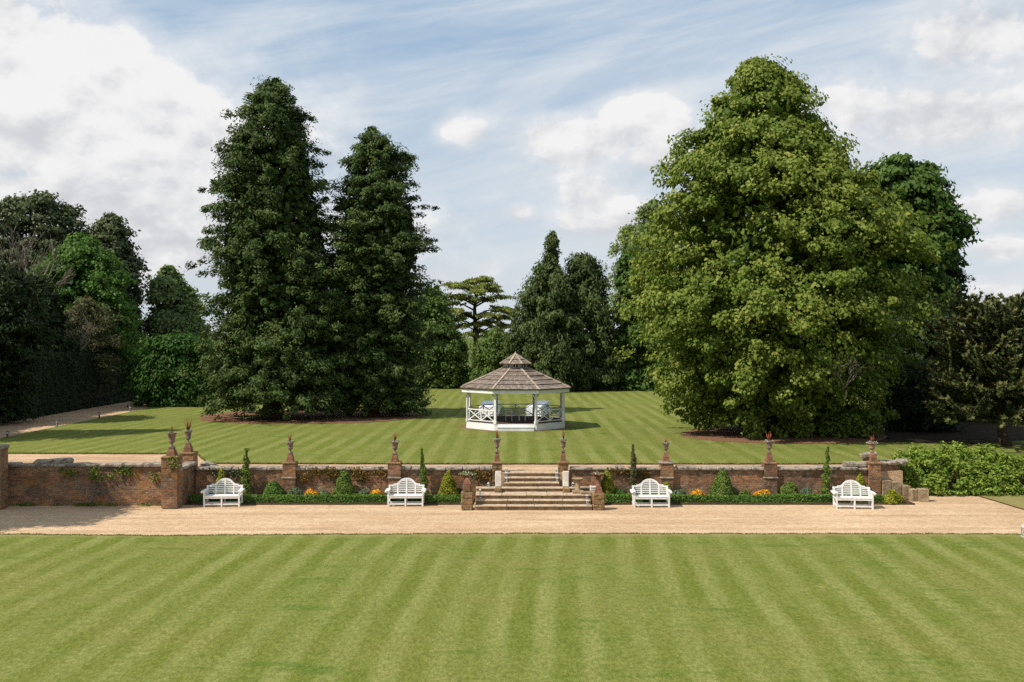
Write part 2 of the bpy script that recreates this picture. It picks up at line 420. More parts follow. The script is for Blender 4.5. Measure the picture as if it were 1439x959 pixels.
M['lf_lime'] = leaf_mat('leaf_lime', (.037, .063, .012), (.092, .124, .020), (.238, .228, .060), .28, k=1.6)
M['lf_redwood'] = leaf_mat('leaf_redwood', (.017, .031, .009), (.046, .072, .018), (.104, .124, .038), .12, .5, k=1.35)
M['lf_chestnut'] = leaf_mat('leaf_chestnut', (.020, .042, .010), (.050, .088, .018), (.090, .130, .030), .22, k=1.35)
M['lf_cypress'] = leaf_mat('leaf_cypress', (.022, .036, .012), (.056, .078, .024), (.110, .125, .042), .12, .5, k=1.35)
M['lf_cedar'] = leaf_mat('leaf_cedar', (.040, .056, .012), (.125, .150, .026), (.260, .265, .050), .12, .5, k=1.2)
M['lf_holm'] = leaf_mat('leaf_holm_oak', (.020, .030, .012), (.050, .064, .026), (.105, .115, .055), .12, .4, k=1.5)
M['lf_bright'] = leaf_mat('leaf_bright', (.024, .055, .012), (.062, .125, .024), (.150, .215, .055), .32, k=1.35)
M['lf_mid'] = leaf_mat('leaf_mid', (.024, .046, .011), (.062, .098, .022), (.140, .170, .048), .25, k=1.5)
M['lf_pale'] = leaf_mat('leaf_pale', (.045, .068, .024), (.110, .140, .052), (.200, .220, .095), .3, k=1.7)
M['lf_yew'] = leaf_mat('leaf_yew', (.012, .022, .008), (.028, .044, .014), (.052, .072, .022), .1, .5)
M['lf_laurelhedge'] = leaf_mat('leaf_hedge', (.020, .050, .012), (.048, .115, .022), (.085, .180, .035), .25, k=.9)
M['lf_scrub'] = leaf_mat('leaf_scrub', (.040, .042, .018), (.090, .088, .038), (.150, .135, .065), .2, k=1.3)
M['lf_laurel'] = leaf_mat('leaf_laurel', (.042, .080, .012), (.130, .185, .026), (.250, .290, .065), .25, .3, k=1.4)
M['lf_box'] = leaf_mat('leaf_box', (.022, .050, .010), (.058, .105, .020), (.120, .170, .035), .2, .4, k=1.9)
M['lf_gold'] = leaf_mat('leaf_gold', (.095, .110, .014), (.210, .215, .022), (.36, .34, .045), .25, .4, k=1.25)
M['lf_green'] = leaf_mat('leaf_topiary', (.030, .060, .012), (.082, .120, .022), (.17, .19, .040), .2, .4, k=1.6)
M['lf_silver'] = leaf_mat('leaf_silver', (.06, .09, .05), (.13, .17, .10), (.26, .30, .21), .2, .5, k=1.2)
M['lf_puzzle'] = leaf_mat('leaf_monkey_puzzle', (.018, .028, .009), (.042, .056, .016), (.100, .095, .034), .05, .4, k=1.5)
M['fl_orange'] = leaf_mat('petal_orange', (.50, .24, .02), (.78, .36, .015), (.85, .52, .03), .2, .6)
M['fl_white'] = leaf_mat('petal_white', (.10, .15, .07), (.30, .34, .24), (.80, .80, .78), .2, .6)
M['fl_creeper'] = leaf_mat('leaf_creeper', (.060, .055, .018), (.150, .105, .030), (.32, .17, .040), .2, .6)
M['fl_red'] = leaf_mat('leaf_bronze', (.10, .05, .035), (.20, .10, .07), (.28, .17, .12), .2, .6)

# ------------------------------------------------------------------ foliage
def unit(a):
    return a / np.maximum(np.linalg.norm(a, axis=-1, keepdims=True), 1e-9)

def leaf_obj(name, C, A, N, L, W, tint, mat, parent=None, origin=(0, 0, 0), fold=.18):
    n = len(C)
    A = unit(A); S = unit(np.cross(A, N)); N = np.cross(S, A)
    L = np.broadcast_to(np.asarray(L, float), (n,))[:, None]; W = np.broadcast_to(np.asarray(W, float), (n,))[:, None]
    C = C - np.asarray(origin)
    V = np.empty((n, 4, 3), np.float32)
    V[:, 0] = C - A * L * .5; V[:, 2] = C + A * L * .5
    mid = C - A * L * .06 + N * (W * fold)
    V[:, 1] = mid + S * W * .5; V[:, 3] = mid - S * W * .5
    me = bpy.data.meshes.new(name)
    me.vertices.add(4 * n); me.vertices.foreach_set('co', V.ravel())
    me.loops.add(4 * n); me.loops.foreach_set('vertex_index', np.arange(4 * n, dtype=np.int32))
    me.polygons.add(n); me.polygons.foreach_set('loop_start', np.arange(0, 4 * n, 4, dtype=np.int32))
    at = me.attributes.new('tint', 'FLOAT', 'POINT'); at.data.foreach_set('value', np.repeat(np.clip(tint, 0, 1), 4).astype(np.float32))
    me.update(calc_edges=True)
    o = link(name, me, mat, parent)
    return o

def clumps(rng, Cc, O, per, ax, leaf, droop=.5, up=.45, jit=.45, tint_c=None, shell=.45, size=None):
    """leaves of many clumps; Cc centres, O outward directions, ax semi-axes (out, side, up)"""
    n = len(Cc)
    Z = np.array([0, 0, 1.0]); O = unit(O); T = unit(np.cross(O, Z) + 1e-6); U = np.cross(T, O)
    P = unit(rng.normal(size=(n, per, 3))) * (rng.random((n, per, 1)) ** shell)
    ax = np.asarray(ax, float); sc_ = np.clip(np.exp(rng.normal(-.06, .34, (n, 1, 1))), .4, 1.8) * (1.0 if size is None else size[:, None, None])
    Q = P * ax * sc_
    pos = Cc[:, None] + Q[..., :1] * O[:, None] + Q[..., 1:2] * T[:, None] + Q[..., 2:] * U[:, None]
    D = P[..., :1] * O[:, None] + P[..., 1:2] * T[:, None] + P[..., 2:] * U[:, None]
    N = unit(D * .9 + O[:, None] * .5 + Z * up + rng.normal(size=D.shape) * jit)
    A = unit(np.cross(N, rng.normal(size=D.shape)) + O[:, None] * .6 - Z * droop)
    if tint_c is None: tint_c = rng.random(n)
    tint = .45 * tint_c[:, None] + .40 * rng.random((n, per)) + .15 * (P[..., 2] * .5 + .5)
    s = rng.uniform(.7, 1.3, (n, per))
    return pos.reshape(-1, 3), A.reshape(-1, 3), N.reshape(-1, 3), (leaf[0] * s).ravel(), (leaf[1] * s).ravel(), tint.ravel()

def profile_fn(prof, px, Y, gz, depth):
    zs = np.array([py2z(p[0], Y) for p in prof])[::-1]
    rl = np.array([(px - p[1]) * Y / F for p in prof])[::-1]; rr = np.array([(p[2] - px) * Y / F for p in prof])[::-1]
    def fn(z, th):
        m_ = (np.interp(z, zs, rl) + np.interp(z, zs, rr)) / 2
        return m_ * (1 + (depth - 1) * np.sin(th) ** 2)
    def off(z):      # how far the crown's centre stands off the trunk line at that height
        return (np.interp(z, zs, rr) - np.interp(z, zs, rl)) / 2
    return fn, off, zs[0], zs[-1]

def tree(name, label, px, Y, prof, nb=180, k=4, per=40, leaf=(.3, .22), ax=(1.0, .8, .5), mat='lf_mid', bark='bark', gz=1.15, depth=1.0,
         rise=.15, sag=.25, seed=1, lump=.14, trunk_r=None, droop=.5, up=.45, back=.45, fill=2500, fillsize=.55, group=None, low=0.0, inner=.45, bough=None, fill_top=.10, tint_bias=0.0, cat='tree', stray=.06, shell=.45, skirt=0.0, open_top=0.0, rag=.03):
    rng = np.random.default_rng(seed)
    X = px2x(px, Y)
    fn, off, z0, z1 = profile_fn(prof, px, Y, gz, depth)
    z0 = max(z0, gz + low)
    # branch tips spread over the crown's surface
    zc = rng.uniform(z0, z1, nb * 8); th = rng.uniform(0, 2 * np.pi, nb * 8)
    r = np.maximum(fn(zc, th), .25)
    keep = rng.random(nb * 8) < (r / r.max()) ** .7 * np.where(np.sin(th) > .2, back, 1.0)
    zc, th, r = zc[keep][:int(nb * 1.25)], th[keep][:int(nb * 1.25)], r[keep][:int(nb * 1.25)]
    n_top = max(5, nb // 30)
    hh = (z1 - z0)
    # boughs: the tips gather into big lobes with shaded creases between them
    nbo = bough or max(14, nb // 9); ib = rng.choice(len(zc), min(nbo, len(zc)), replace=False)
    rm = r.mean(); sz = math.sqrt(2 * math.pi * rm * hh / nbo) * .60
    dth = np.abs((th[:, None] - th[ib][None] + np.pi) % (2 * np.pi) - np.pi) * rm; dzz = (zc[:, None] - zc[ib][None]) * 1.1
    d2 = (dth ** 2 + dzz ** 2) / sz ** 2; kb = d2.argmin(1); dn = np.minimum(d2.min(1), 1.6)
    amp_b = rng.uniform(.4, 1.5, len(ib))[kb]; tint_b = rng.random(len(ib))[kb]
    cut = rng.random(len(r)) < np.clip(.05 + .22 * dn, 0, .4)          # thinner between the boughs
    r = np.maximum(r - .50 * ax[0] * np.clip((r + .45) / (1.8 * ax[0]), .5, 1.0), r * .70)      # tips stop short of the outline by the size of their leaf clumps
    cut |= rng.random(len(r)) < open_top * np.clip((zc - z0) / hh - .5, 0, .5) * 2
    r = r * (1 + lump * amp_b * (.14 - .70 * dn) + np.where(rng.random(len(r)) < .1, stray, -.02) + rng.normal(0, rag, len(r)))
    zc = zc - sag * .25 * sz * np.minimum(dn, 1.0)
    zc, th, r, tint_b = zc[~cut], th[~cut], r[~cut], tint_b[~cut]
    zt = np.concatenate([zc, np.full(n_top, z1) - rng.random(n_top) * .08 * hh]); tht = np.concatenate([th, rng.uniform(0, 6.28, n_top)])
    rt = np.concatenate([r, np.maximum(fn(zt[-n_top:], tht[-n_top:]) * rng.uniform(.2, .75, n_top), .05)])
    nbt = len(zt)
    Cc, O, tc, szl = [], [], [], []
    base_t = .5 * rng.random(nbt) + .5 * np.concatenate([tint_b, rng.random(n_top)])
    nrm = np.stack([np.cos(tht), np.sin(tht), np.zeros(nbt)], 1)
    fr = np.linspace(inner, 1.0, k)
    for i, f in enumerate(fr):
        j = rng.normal(0, .05, (nbt, 2))
        ff = f * (1 + j[:, 0] * .4)
        d = np.stack([np.cos(tht + j[:, 1] * 1.2), np.sin(tht + j[:, 1] * 1.2), np.zeros(nbt)], 1)
        dz = rt * (rise * (f - 1) - sag * (f * f - 1))
        p = d * (rt * ff)[:, None]; p[:, 0] += off(zt) * f; p[:, 2] = zt + dz + rng.normal(0, .12, nbt)
        Cc.append(p); sl = (rise - 2 * sag * f)
        o = d.copy(); o[:, 2] = sl; O.append(o)
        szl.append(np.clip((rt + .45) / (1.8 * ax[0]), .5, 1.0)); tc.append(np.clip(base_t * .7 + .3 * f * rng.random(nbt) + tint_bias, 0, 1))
    Cc = np.concatenate(Cc); O = np.concatenate(O); tc = np.concatenate(tc); szl = np.concatenate(szl)
    Cc[:, 0] += X; Cc[:, 1] += Y
    az_ = np.arctan2(Cc[:, 1] - Y, Cc[:, 0] - X); hem = .5 + .28 * np.sin(az_ * 5 + seed) + .22 * np.sin(az_ * 11 + 2 * seed) + .2 * np.sin(az_ * 19 + 3 * seed)
    ok = Cc[:, 2] > gz + .15 + skirt * np.clip(hem, 0, 1.2)
    Cc, O, tc, szl = Cc[ok], O[ok], tc[ok], szl[ok]
    pos, A, N, L, W, t = clumps(rng, Cc, O, per, ax, leaf, droop, up, tint_c=tc, shell=shell, size=szl)
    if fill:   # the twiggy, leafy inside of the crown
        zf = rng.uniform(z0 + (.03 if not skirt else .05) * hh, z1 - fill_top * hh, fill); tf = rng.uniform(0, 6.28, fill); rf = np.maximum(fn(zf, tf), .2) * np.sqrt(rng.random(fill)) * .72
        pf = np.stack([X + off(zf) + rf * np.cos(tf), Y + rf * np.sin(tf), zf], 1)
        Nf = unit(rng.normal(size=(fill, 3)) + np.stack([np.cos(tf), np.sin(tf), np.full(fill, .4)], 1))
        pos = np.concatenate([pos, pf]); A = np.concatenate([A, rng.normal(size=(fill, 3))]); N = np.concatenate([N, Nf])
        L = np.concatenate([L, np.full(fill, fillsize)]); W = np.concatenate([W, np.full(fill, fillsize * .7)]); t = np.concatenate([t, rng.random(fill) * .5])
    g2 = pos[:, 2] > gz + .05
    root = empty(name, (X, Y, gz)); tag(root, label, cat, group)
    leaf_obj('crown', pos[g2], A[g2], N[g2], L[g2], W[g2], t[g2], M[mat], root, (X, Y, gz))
    tr = trunk_r or max(.12, hh * .018)
    mb = MB(); top = (z1 - gz) * .90
    mb.tube([(0, 0, -.15), (0, 0, .3), (.05, 0, top * .3), (-.04, .05, top * .65), (0, 0, top)], [tr * 1.35, tr, tr * .8, tr * .45, .03], 9)
    for i in rng.permutation(nbt)[:70]:
        a = np.array([math.cos(tht[i]), math.sin(tht[i])]); rr_ = rt[i]; zz = zt[i] - gz
        pts = []
        for f in (0.0, .35, .7, .97):
            dz = rr_ * (rise * (f - 1) - sag * (f * f - 1))
            pts.append((a[0] * rr_ * f + off(zt[i]) * f, a[1] * rr_ * f, min(max(zz + dz, .2), top) if f == 0 else max(zz + dz, .1)))
        w = min(tr * .4, .03 + rr_ * .012)
        mb.tube(pts, [w, w * .7, w * .4, .012], 4)
    mb.build('trunk', M[bark], root)
    return root

def mound(name, label, cat, c, r, mat, n, leaf, group=None, kindshape='ellipsoid', seed=1, parts=None, droop=.2, lump=.08, core=True):
    """clipped or loose bush standing on the ground: leaves over an inner body. c = base centre, r = (rx, ry, height)"""
    rng = np.random.default_rng(seed)
    root = empty(name, c); tag(root, label, cat, group)
    if kindshape == 'cone':
        v = rng.random(n); h = 1 - np.sqrt(v) ; th = rng.uniform(0, 6.283, n)
        k = (1 - h) ** .80 * .96 + .04; k = np.where(h < .12, k * (.86 + h * 1.17), k)
        P = np.stack([np.cos(th) * k * r[0], np.sin(th) * k * r[1], h * r[2]], 1)
        N = np.stack([np.cos(th), np.sin(th), np.full(n, r[0] / r[2])], 1)
    elif kindshape == 'box':
        w = np.array([r[1] * r[2] * 2, r[0] * r[2] * 2 * 2, r[0] * r[1] * 4 * 1.0]); f = rng.choice(3, n, p=w / w.sum())
        P = rng.uniform(-1, 1, (n, 3)); N = rng.normal(0, .2, (n, 3))
        sg = np.where(rng.random(n) < .5, -1.0, 1.0)
        for a in range(2):
            i = f == a; P[i, a] = sg[i]; N[i, a] += sg[i]
        i = f == 2; P[i, 2] = 1; N[i, 2] += 1
        P = P * np.array([r[0], r[1], r[2] / 2]) + np.array([0, 0, r[2] / 2])
    elif kindshape == 'column':
        h = rng.random(n); th = rng.uniform(0, 6.283, n); k = np.clip(np.minimum(h / .12 * .5 + .5, (1 - h) / .45), .06, 1)
        P = np.stack([np.cos(th) * k * r[0], np.sin(th) * k * r[1], h * r[2]], 1); N = np.stack([np.cos(th), np.sin(th), np.full(n, .2)], 1)
    else:
        d = unit(rng.normal(size=(n, 3))); d[:, 2] = np.abs(d[:, 2]); P = d * np.array([r[0], r[1], r[2]]); N = d / np.array(r)
    N = unit(N)
    ph = rng.uniform(0, 6.28, 4)
    wob = np.sin(P[:, 0] / max(r[0], .3) * 5 + ph[0] + P[:, 2] * 5) * np.sin(P[:, 1] * 5 + P[:, 2] * 7 + ph[1]) + .5 * np.sin(P[:, 0] * 9 + P[:, 2] * 13 + ph[2])
    P = P + N * ((wob * lump + rng.normal(0, .35, n) * lump)[:, None]) * min(r[0], r[1], 1.0)
    P[:, 2] = np.maximum(P[:, 2], .02)
    Nn = unit(N + rng.normal(0, .55, (n, 3)) + np.array([0, 0, .35])); A = unit(np.cross(Nn, rng.normal(size=(n, 3))) + np.array([0, 0, -droop]))
    s = rng.uniform(.7, 1.3, n)
    leaf_obj('foliage', P, A, Nn, leaf[0] * s, leaf[1] * s, rng.random(n) * .7 + .3 * rng.random(n) ** 3 + wob * .08, M[mat], root)
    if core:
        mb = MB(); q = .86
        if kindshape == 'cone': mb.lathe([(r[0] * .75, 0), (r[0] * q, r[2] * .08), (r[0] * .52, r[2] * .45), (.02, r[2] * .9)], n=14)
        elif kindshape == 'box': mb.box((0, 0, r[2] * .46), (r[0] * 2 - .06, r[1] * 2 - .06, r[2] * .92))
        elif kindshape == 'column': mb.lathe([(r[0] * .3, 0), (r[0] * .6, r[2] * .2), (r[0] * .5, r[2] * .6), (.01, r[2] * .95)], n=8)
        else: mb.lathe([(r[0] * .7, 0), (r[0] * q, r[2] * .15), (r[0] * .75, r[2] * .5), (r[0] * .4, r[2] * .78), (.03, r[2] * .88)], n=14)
        o = mb.build('stems_or_core', M[mat], root); o.scale.y = 1.0 if kindshape == 'box' else r[1] / r[0]  # solid core added behind the leaves; its darkest leaf tint acts as inner shade
    return root

# ------------------------------------------------------------------ the ground
TZ = 1.15                                        # terrace level
g0 = slab('ground', [(-3000, -600), (3000, -600), (3000, 4000), (-3000, 4000)], -.35, M['rough_grass'], .1)
slab('gravel_path', [(-45, 34.0), (20.7, 34.0), (20.7, 44.0), (-45, 44.0)], -.03, M['gravel'], .2)
slab('lower_lawn', [(-70, -20), (70, -20), (70, 33.6), (21.2, 34.2), (17.0, 34.72), (0, 34.80), (-8, 34.62), (-12, 34.40), (-17, 34.66), (-70, 34.8)], .02, M['lawn'], .3, .07, .35, M['soil'], 4)
slab('side_lawn', [(20.75, 36), (70, 36), (70, 48), (19.6, 48), (20.2, 43.3)], .02, M['lawn'], .3, .06, .4, M['soil'], 2)
slab('terrace_gravel', [(-60, 41.05), (-13.75, 41.05), (-13.75, 42.55), (-.62, 42.55), (-.62, 42.12), (2.20, 42.12), (2.20, 42.55), (16.7, 42.55), (16.7, 150), (-60, 150)], TZ, M['gravel_up'], 1.6)
slab('terrace_lawn', [(-28.7, 48.8), (-15.4, 48.6), (-13.7, 44.9), (0, 44.72), (16.9, 44.75), (19.5, 49.0), (130, 49.0), (130, 170), (-29.2, 170)], TZ + .05, M['lawn_up'], .1, .05, .4, M['soil'], 7)
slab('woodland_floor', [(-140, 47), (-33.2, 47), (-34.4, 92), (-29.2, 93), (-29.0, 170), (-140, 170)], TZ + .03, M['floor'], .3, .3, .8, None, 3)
slab('flower_bed', [(-13.6, 41.0), (-1.6, 41.0), (-1.6, 42.4), (-13.6, 42.4)], .03, M['soil'], .2, .04, .4, None, 1)
slab('flower_bed', [(3.3, 41.0), (16.6, 41.0), (16.6, 42.4), (3.3, 42.4)], .03, M['soil'], .2, .04, .4, None, 2)
def bank():
    n, m_ = 26, 12; vs = []
    for j in range(m_):
        for i in range(n):
            x = 16.6 + i * 2.2; t = j / (m_ - 1); y = 43.4 + t * 6.2
            s_ = t * t * (3 - 2 * t)
            vs.append((x, y, -.02 + (TZ + .06) * s_ + (.03 * mnoise.noise(Vector((x, y, 0))) if 0 < j < m_ - 1 else 0)))
    me = bpy.data.meshes.new('grass_bank'); me.from_pydata(vs, [], [(j * n + i, j * n + i + 1, (j + 1) * n + i + 1, (j + 1) * n + i) for j in range(m_ - 1) for i in range(n - 1)])
    o = link('grass_bank', me, M['rough_grass']); o['kind'] = 'structure'
bank()
def bed(name, cx, cy, rx, ry, seed, z=TZ + .075):
    pts = []
    for i in range(40):
        t = i / 40 * 6.283; k = 1 + .08 * mnoise.noise(Vector((math.cos(t) * 2, math.sin(t) * 2, seed)))
        pts.append((cx + rx * k * math.cos(t), cy + ry * k * math.sin(t)))
    return slab(name, pts, z, M['mulch'], .1)
bed('mulch_bed', px2x(436, 70.5), 71.0, 8.0, 6.4, 1)
bed('mulch_bed', px2x(1095, 58), 57.3, 5.9, 4.6, 5)
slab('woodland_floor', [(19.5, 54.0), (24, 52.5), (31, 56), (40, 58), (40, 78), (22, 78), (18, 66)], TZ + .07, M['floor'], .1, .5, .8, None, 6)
bed('mulch_bed', .2, 63.05, 3.55, 3.45, 8, TZ + .06)

# ------------------------------------------------------------------ walls, piers, steps
rnd = random.Random(4)
def coping_run(parent, x0, x1, y, z, w, th, mat, seed, along='x', org=(0, 0, 0)):
    p = x0; i = 0
    while p < x1 - .05:
        L = min(rnd.uniform(.55, .95), x1 - p)
        if x1 - p - L < .3: L = x1 - p
        me = stone_mesh('coping_stone', (L - .014, w + rnd.uniform(-.03, .03), th + rnd.uniform(-.025, .03)), seed + i * 1.7, .022, .035)
        o = link('coping_stone', me, mat, parent)
        c = p + L / 2
        if along == 'x': o.location = (c - org[0], y - org[1] + rnd.uniform(-.015, .015), z - org[2])
        else: o.location = (y - org[0], c - org[1], z - org[2]); o.rotation_euler = (0, 0, math.pi / 2)
        o.rotation_euler.x += R(rnd.uniform(-1.2, 1.2)); o.rotation_euler.y += R(rnd.uniform(-.8, .8))
        p += L; i += 1

def wall(label, x0, x1, yf, th, zt, mat, seed, along='x'):
    """retaining wall with an uneven brick face and loose coping stones; yf is its face"""
    root = empty('garden_wall', ((x0 + x1) / 2, yf, 0) if along == 'x' else (yf, (x0 + x1) / 2, 0)); tag(root, label, 'wall')
    bm = bmesh.new(); n = max(2, int((x1 - x0) / .3)); m_ = 7
    L = x1 - x0
    def P(u, v, back):
        k = 0 if back else (.020 * mnoise.noise(Vector((u * .8 + seed, v * .9, seed))) + .010 * mnoise.noise(Vector((u * 3, v * 3, seed))))
        z = v
        if along == 'x': return Vector((u - L / 2, (th if back else 0) + k, z))
        return Vector((th if back else k, u - L / 2, z))
    fr = [[bm.verts.new(P(L * i / n, -.2 + (zt + .2) * j / (m_ - 1), False)) for i in range(n + 1)] for j in range(m_)]
    bk = [[bm.verts.new(P(L * i / n, -.2 + (zt + .2) * j, True)) for i in (0, n)] for j in (0, 1)]
    for j in range(m_ - 1):
        for i in range(n): bm.faces.new((fr[j][i], fr[j][i + 1], fr[j + 1][i + 1], fr[j + 1][i]))
    bm.faces.new([bk[0][1], bk[0][0], bk[1][0], bk[1][1]])
    bm.faces.new(fr[-1] + [bk[1][1], bk[1][0]]); bm.faces.new(fr[0][::-1] + [bk[0][0], bk[0][1]])
    bm.faces.new([fr[j][0] for j in range(m_)][::-1] + [bk[0][0], bk[1][0]][::1]); bm.faces.new([fr[j][-1] for j in range(m_)] + [bk[1][1], bk[0][1]])
    bmesh.ops.recalc_face_normals(bm, faces=bm.faces)
    me = bpy.data.meshes.new('brickwork'); bm.to_mesh(me); bm.free()
    link('brickwork', me, mat, root)
    o = root.location
    if along == 'x': coping_run(root, x0, x1, yf + th / 2 - .02, zt - .02, th + .14, .13, M['coping'], seed, 'x', o)
    else: coping_run(root, x0, x1, yf + th / 2, zt - .02, th + .14, .13, M['coping'], seed, 'y', o)
    return root

YW = 42.30                                        # face of the main wall
wall('old brick retaining wall with mossy coping between the double piers and the stone steps', -13.45, -.87, YW, .40, 1.24, M['brick'], 1)
wall('old brick retaining wall with pale coping between the stone steps and the curved end wall', 2.46, 15.1, YW, .40, 1.24, M['brick'], 2)
wall('taller bare brick wall with orange patches and no flower bed before it', -24, -14.02, 40.80, .42, 1.58, M['brick_left'], 3)
wall('short return wall joining the two piers at the bend of the brick walls', 40.45, 42.55, -13.86, .36, 1.45, M['brick'], 4, 'y')

def pier(label, x, y, w, zb, zt, py_h, mat, urn_h, group='urn piers on the garden wall', band=True, pyr='terracotta', cap='ironstone', seed=1, tilt=0.0):
    root = empty('brick_pier', (x, y, zb)); tag(root, label, 'pier', group)
    h = zt - zb
    mb = MB(); k = 5
    for i in range(k):   # shaft in uneven lifts
        a = w * (1 + rnd.uniform(-.012, .012)); mb.box((rnd.uniform(-.006, .006), rnd.uniform(-.006, .006), h * (i + .5) / k - .001 * i), (a, a, h / k + .002))
    mb.build('shaft', mat, root)
    o = link('cap', stone_mesh('cap', (w + (.10 if cap == 'coping' else .05), w + .06, .09), seed, .03, .035), M[cap], root, (0, 0, h - .03))
    if band:
        link('string_course', stone_mesh('string_course', (w + .07, w + .07, .06), seed + 3, .012, .015), M['coping'], root, (0, 0, h * .58))
    if py_h:
        mb = MB(); a = w * .29
        mb.lathe([(a * 1.38, 0), (a * 1.38, .05), (a * 1.22, .06), (a * 1.12, py_h * .55), (a * .82, py_h * .86), (a * .4, py_h * .98), (.03, py_h)], n=4, ang=math.pi / 4, smooth=False)
        mb.build('pedestal', M[pyr], root, (0, 0, h + .045))
    return root, (x, y, zt + .045 + py_h)

def urn_mesh(mbs, h, wide=1.0):
    r = h * .30 * wide
    return MB().lathe([(r * .55, 0), (r * .58, h * .05), (r * .30, h * .12), (r * .20, h * .20), (r * .27, h * .27), (r * .62, h * .36), (r * .74, h * .46),
                       (r * .66, h * .50), (r * .74, h * .60), (r * .92, h * .88), (r * 1.16, h * .93), (r * 1.18, h * 1.0), (r * .98, h * 1.0), (r * .90, h * .9)], n=14)
def urn(label, loc, h, group, spikes=7, sp_h=.32, flowers=110, seed=1, wide=1.0, fl='fl_white', plant_label='', mat='urn'):
    root = empty('stone_urn', loc); tag(root, label, 'urn', group)
    mb = urn_mesh(None, h, wide)
    body = mb.build('bowl', M[mat], root)
    MB().box((0, 0, .0), (h * .36, h * .36, .05)).build('plinth', M[mat], root)
    rng = np.random.default_rng(seed)
    pl = empty('urn_plant', (loc[0], loc[1], loc[2] + h * .93)); tag(pl, plant_label, 'plant', 'plants in the urns')
    MB().lathe([(h * .24 * wide, 0.0), (h * .22 * wide, .025), (h * .05, .05)], n=10).build('soil', M['soil'], pl)
    if spikes:
        mb = MB()
        for i in range(spikes):
            t = i / spikes * 6.283 + rng.random(); a = rng.uniform(.06, .42); l = sp_h * rng.uniform(.75, 1.1)
            l *= 1.25; q = [Vector((math.cos(t) * math.sin(a) * l * f, math.sin(t) * math.sin(a) * l * f, l * f * math.cos(a))) for f in (0, .5, 1)]
            mb.tube(q, [.020, .017, .004], 3)
        mb.build('spikes', M['spike'], pl)
    n = flowers
    th = rng.uniform(0, 6.283, n); rr = h * .30 * wide * rng.uniform(.6, 1.45, n)
    P = np.stack([np.cos(th) * rr, np.sin(th) * rr, rng.uniform(0, .09, n) - np.maximum(rr - h * .33 * wide, 0) * rng.uniform(0, 1.2, n)], 1)
    Nn = unit(rng.normal(size=(n, 3)) + np.array([0, 0, .8]))
    fo = leaf_obj('trailing_flowers', P, rng.normal(size=(n, 3)), Nn, .05, .036, rng.random(n), M[fl], pl); fo['kind'] = 'stuff'
    return root

PL = [  # pier centre px, what singles it out, plant
    (408, 'brick urn pier nearest the double piers, its pedestal dark and mossy', 'grey urn on the mossy wall pier nearest the double piers'),
    (555, 'brick urn pier standing behind a white bench, orange creeper beside it', 'grey urn on the wall pier behind a bench'),
    (698.5, 'stone-faced urn pier at the steps, on the side away from the birdbath', 'slim urn on the step pier away from the birdbath'),
    (791.5, 'stone-faced urn pier at the steps, on the birdbath side', 'slim urn on the step pier beside the birdbath'),
    (936, 'brick urn pier with a pale squared cap behind a bench, a golden ball shrub below', 'small urn with pale flowers on the squared pale-capped pier'),
    (1081, 'brick urn pier with red corners beside the trimmed box dome', 'urn with spreading red spikes on the red-cornered pier')]
for i, (p, lab, ul) in enumerate(PL):
    yy = YW + .13; x = px2x(p, yy); step = i in (2, 3)
    w = .42 if step else .54
    r_, top = pier(lab, x, yy, w, 0.0 if not step else .45, 1.53, [.36, .34, .42, .44, .36, .38][i], M['ironstone'] if step else M['brick_pier'], 0, band=not step, seed=i + 2, cap='coping' if i == 4 else 'ironstone')
    urn(ul, top, [.50, .54, .54, .50, .44, .50][i], 'urns on the wall piers', [8, 6, 7, 6, 5, 11][i], [.26, .30, .36, .34, .20, .34][i], [70, 90, 80, 70, 170, 110][i], 10 + i, [1, 1, .85, .85, 1, 1][i],
        plant_label='red spiky plant in the ' + ul)
r_, top = pier('broad sunlit brick pier standing forward where the two walls meet', px2x(241, 40.3), 40.35, .64, 0.0, 2.02, .34, M['brick_left'], 0, band=False, seed=21)
urn('dark urn on the broad forward pier where the walls meet', top, .60, 'urns on the wall piers', 4, .26, 60, 31, .95, plant_label='thin spiky plant in the urn of the broad forward pier')
r_, top = pier('brick pier with stepped mossy cap set back behind the broad forward pier', px2x(264, 42.7), 42.75, .62, 0.0, 1.90, .36, M['brick_pier'], 0, band=True, seed=22)
urn('dark urn on the mossy pier set back behind the forward pier', top, .56, 'urns on the wall piers', 9, .46, 60, 32, .9, plant_label='tall red spiky plant in the urn set back behind the forward pier')
r_, top = pier('red brick pier with a broken cap at the curved end wall', px2x(1226.5, 42.4), 42.38, .50, 0.0, 1.52, .40, M['brick_red'], 0, band=False, seed=23)
urn('wide shallow urn on the red pier by the curved end wall', (top[0] + .05, top[1] + .25, top[2]), .40, 'urns on the wall piers', 6, .30, 90, 33, 1.5, plant_label='bronze spiky plant in the wide urn by the curved end wall', mat='sand_stone')
# tall pier cut by the picture's edge
rr = empty('brick_pier', (px2x(-14, 40), 40.1, 0)); tag(rr, 'tall bright red brick pier at the end of the taller bare wall', 'pier')
MB().box((0, 0, 1.2), (1.05, .6, 2.4)).build('shaft', M['brick_red'], rr)
link('cap', stone_mesh('cap', (1.15, .72, .14), 3, .02, .03), M['coping'], rr, (0, 0, 2.39))

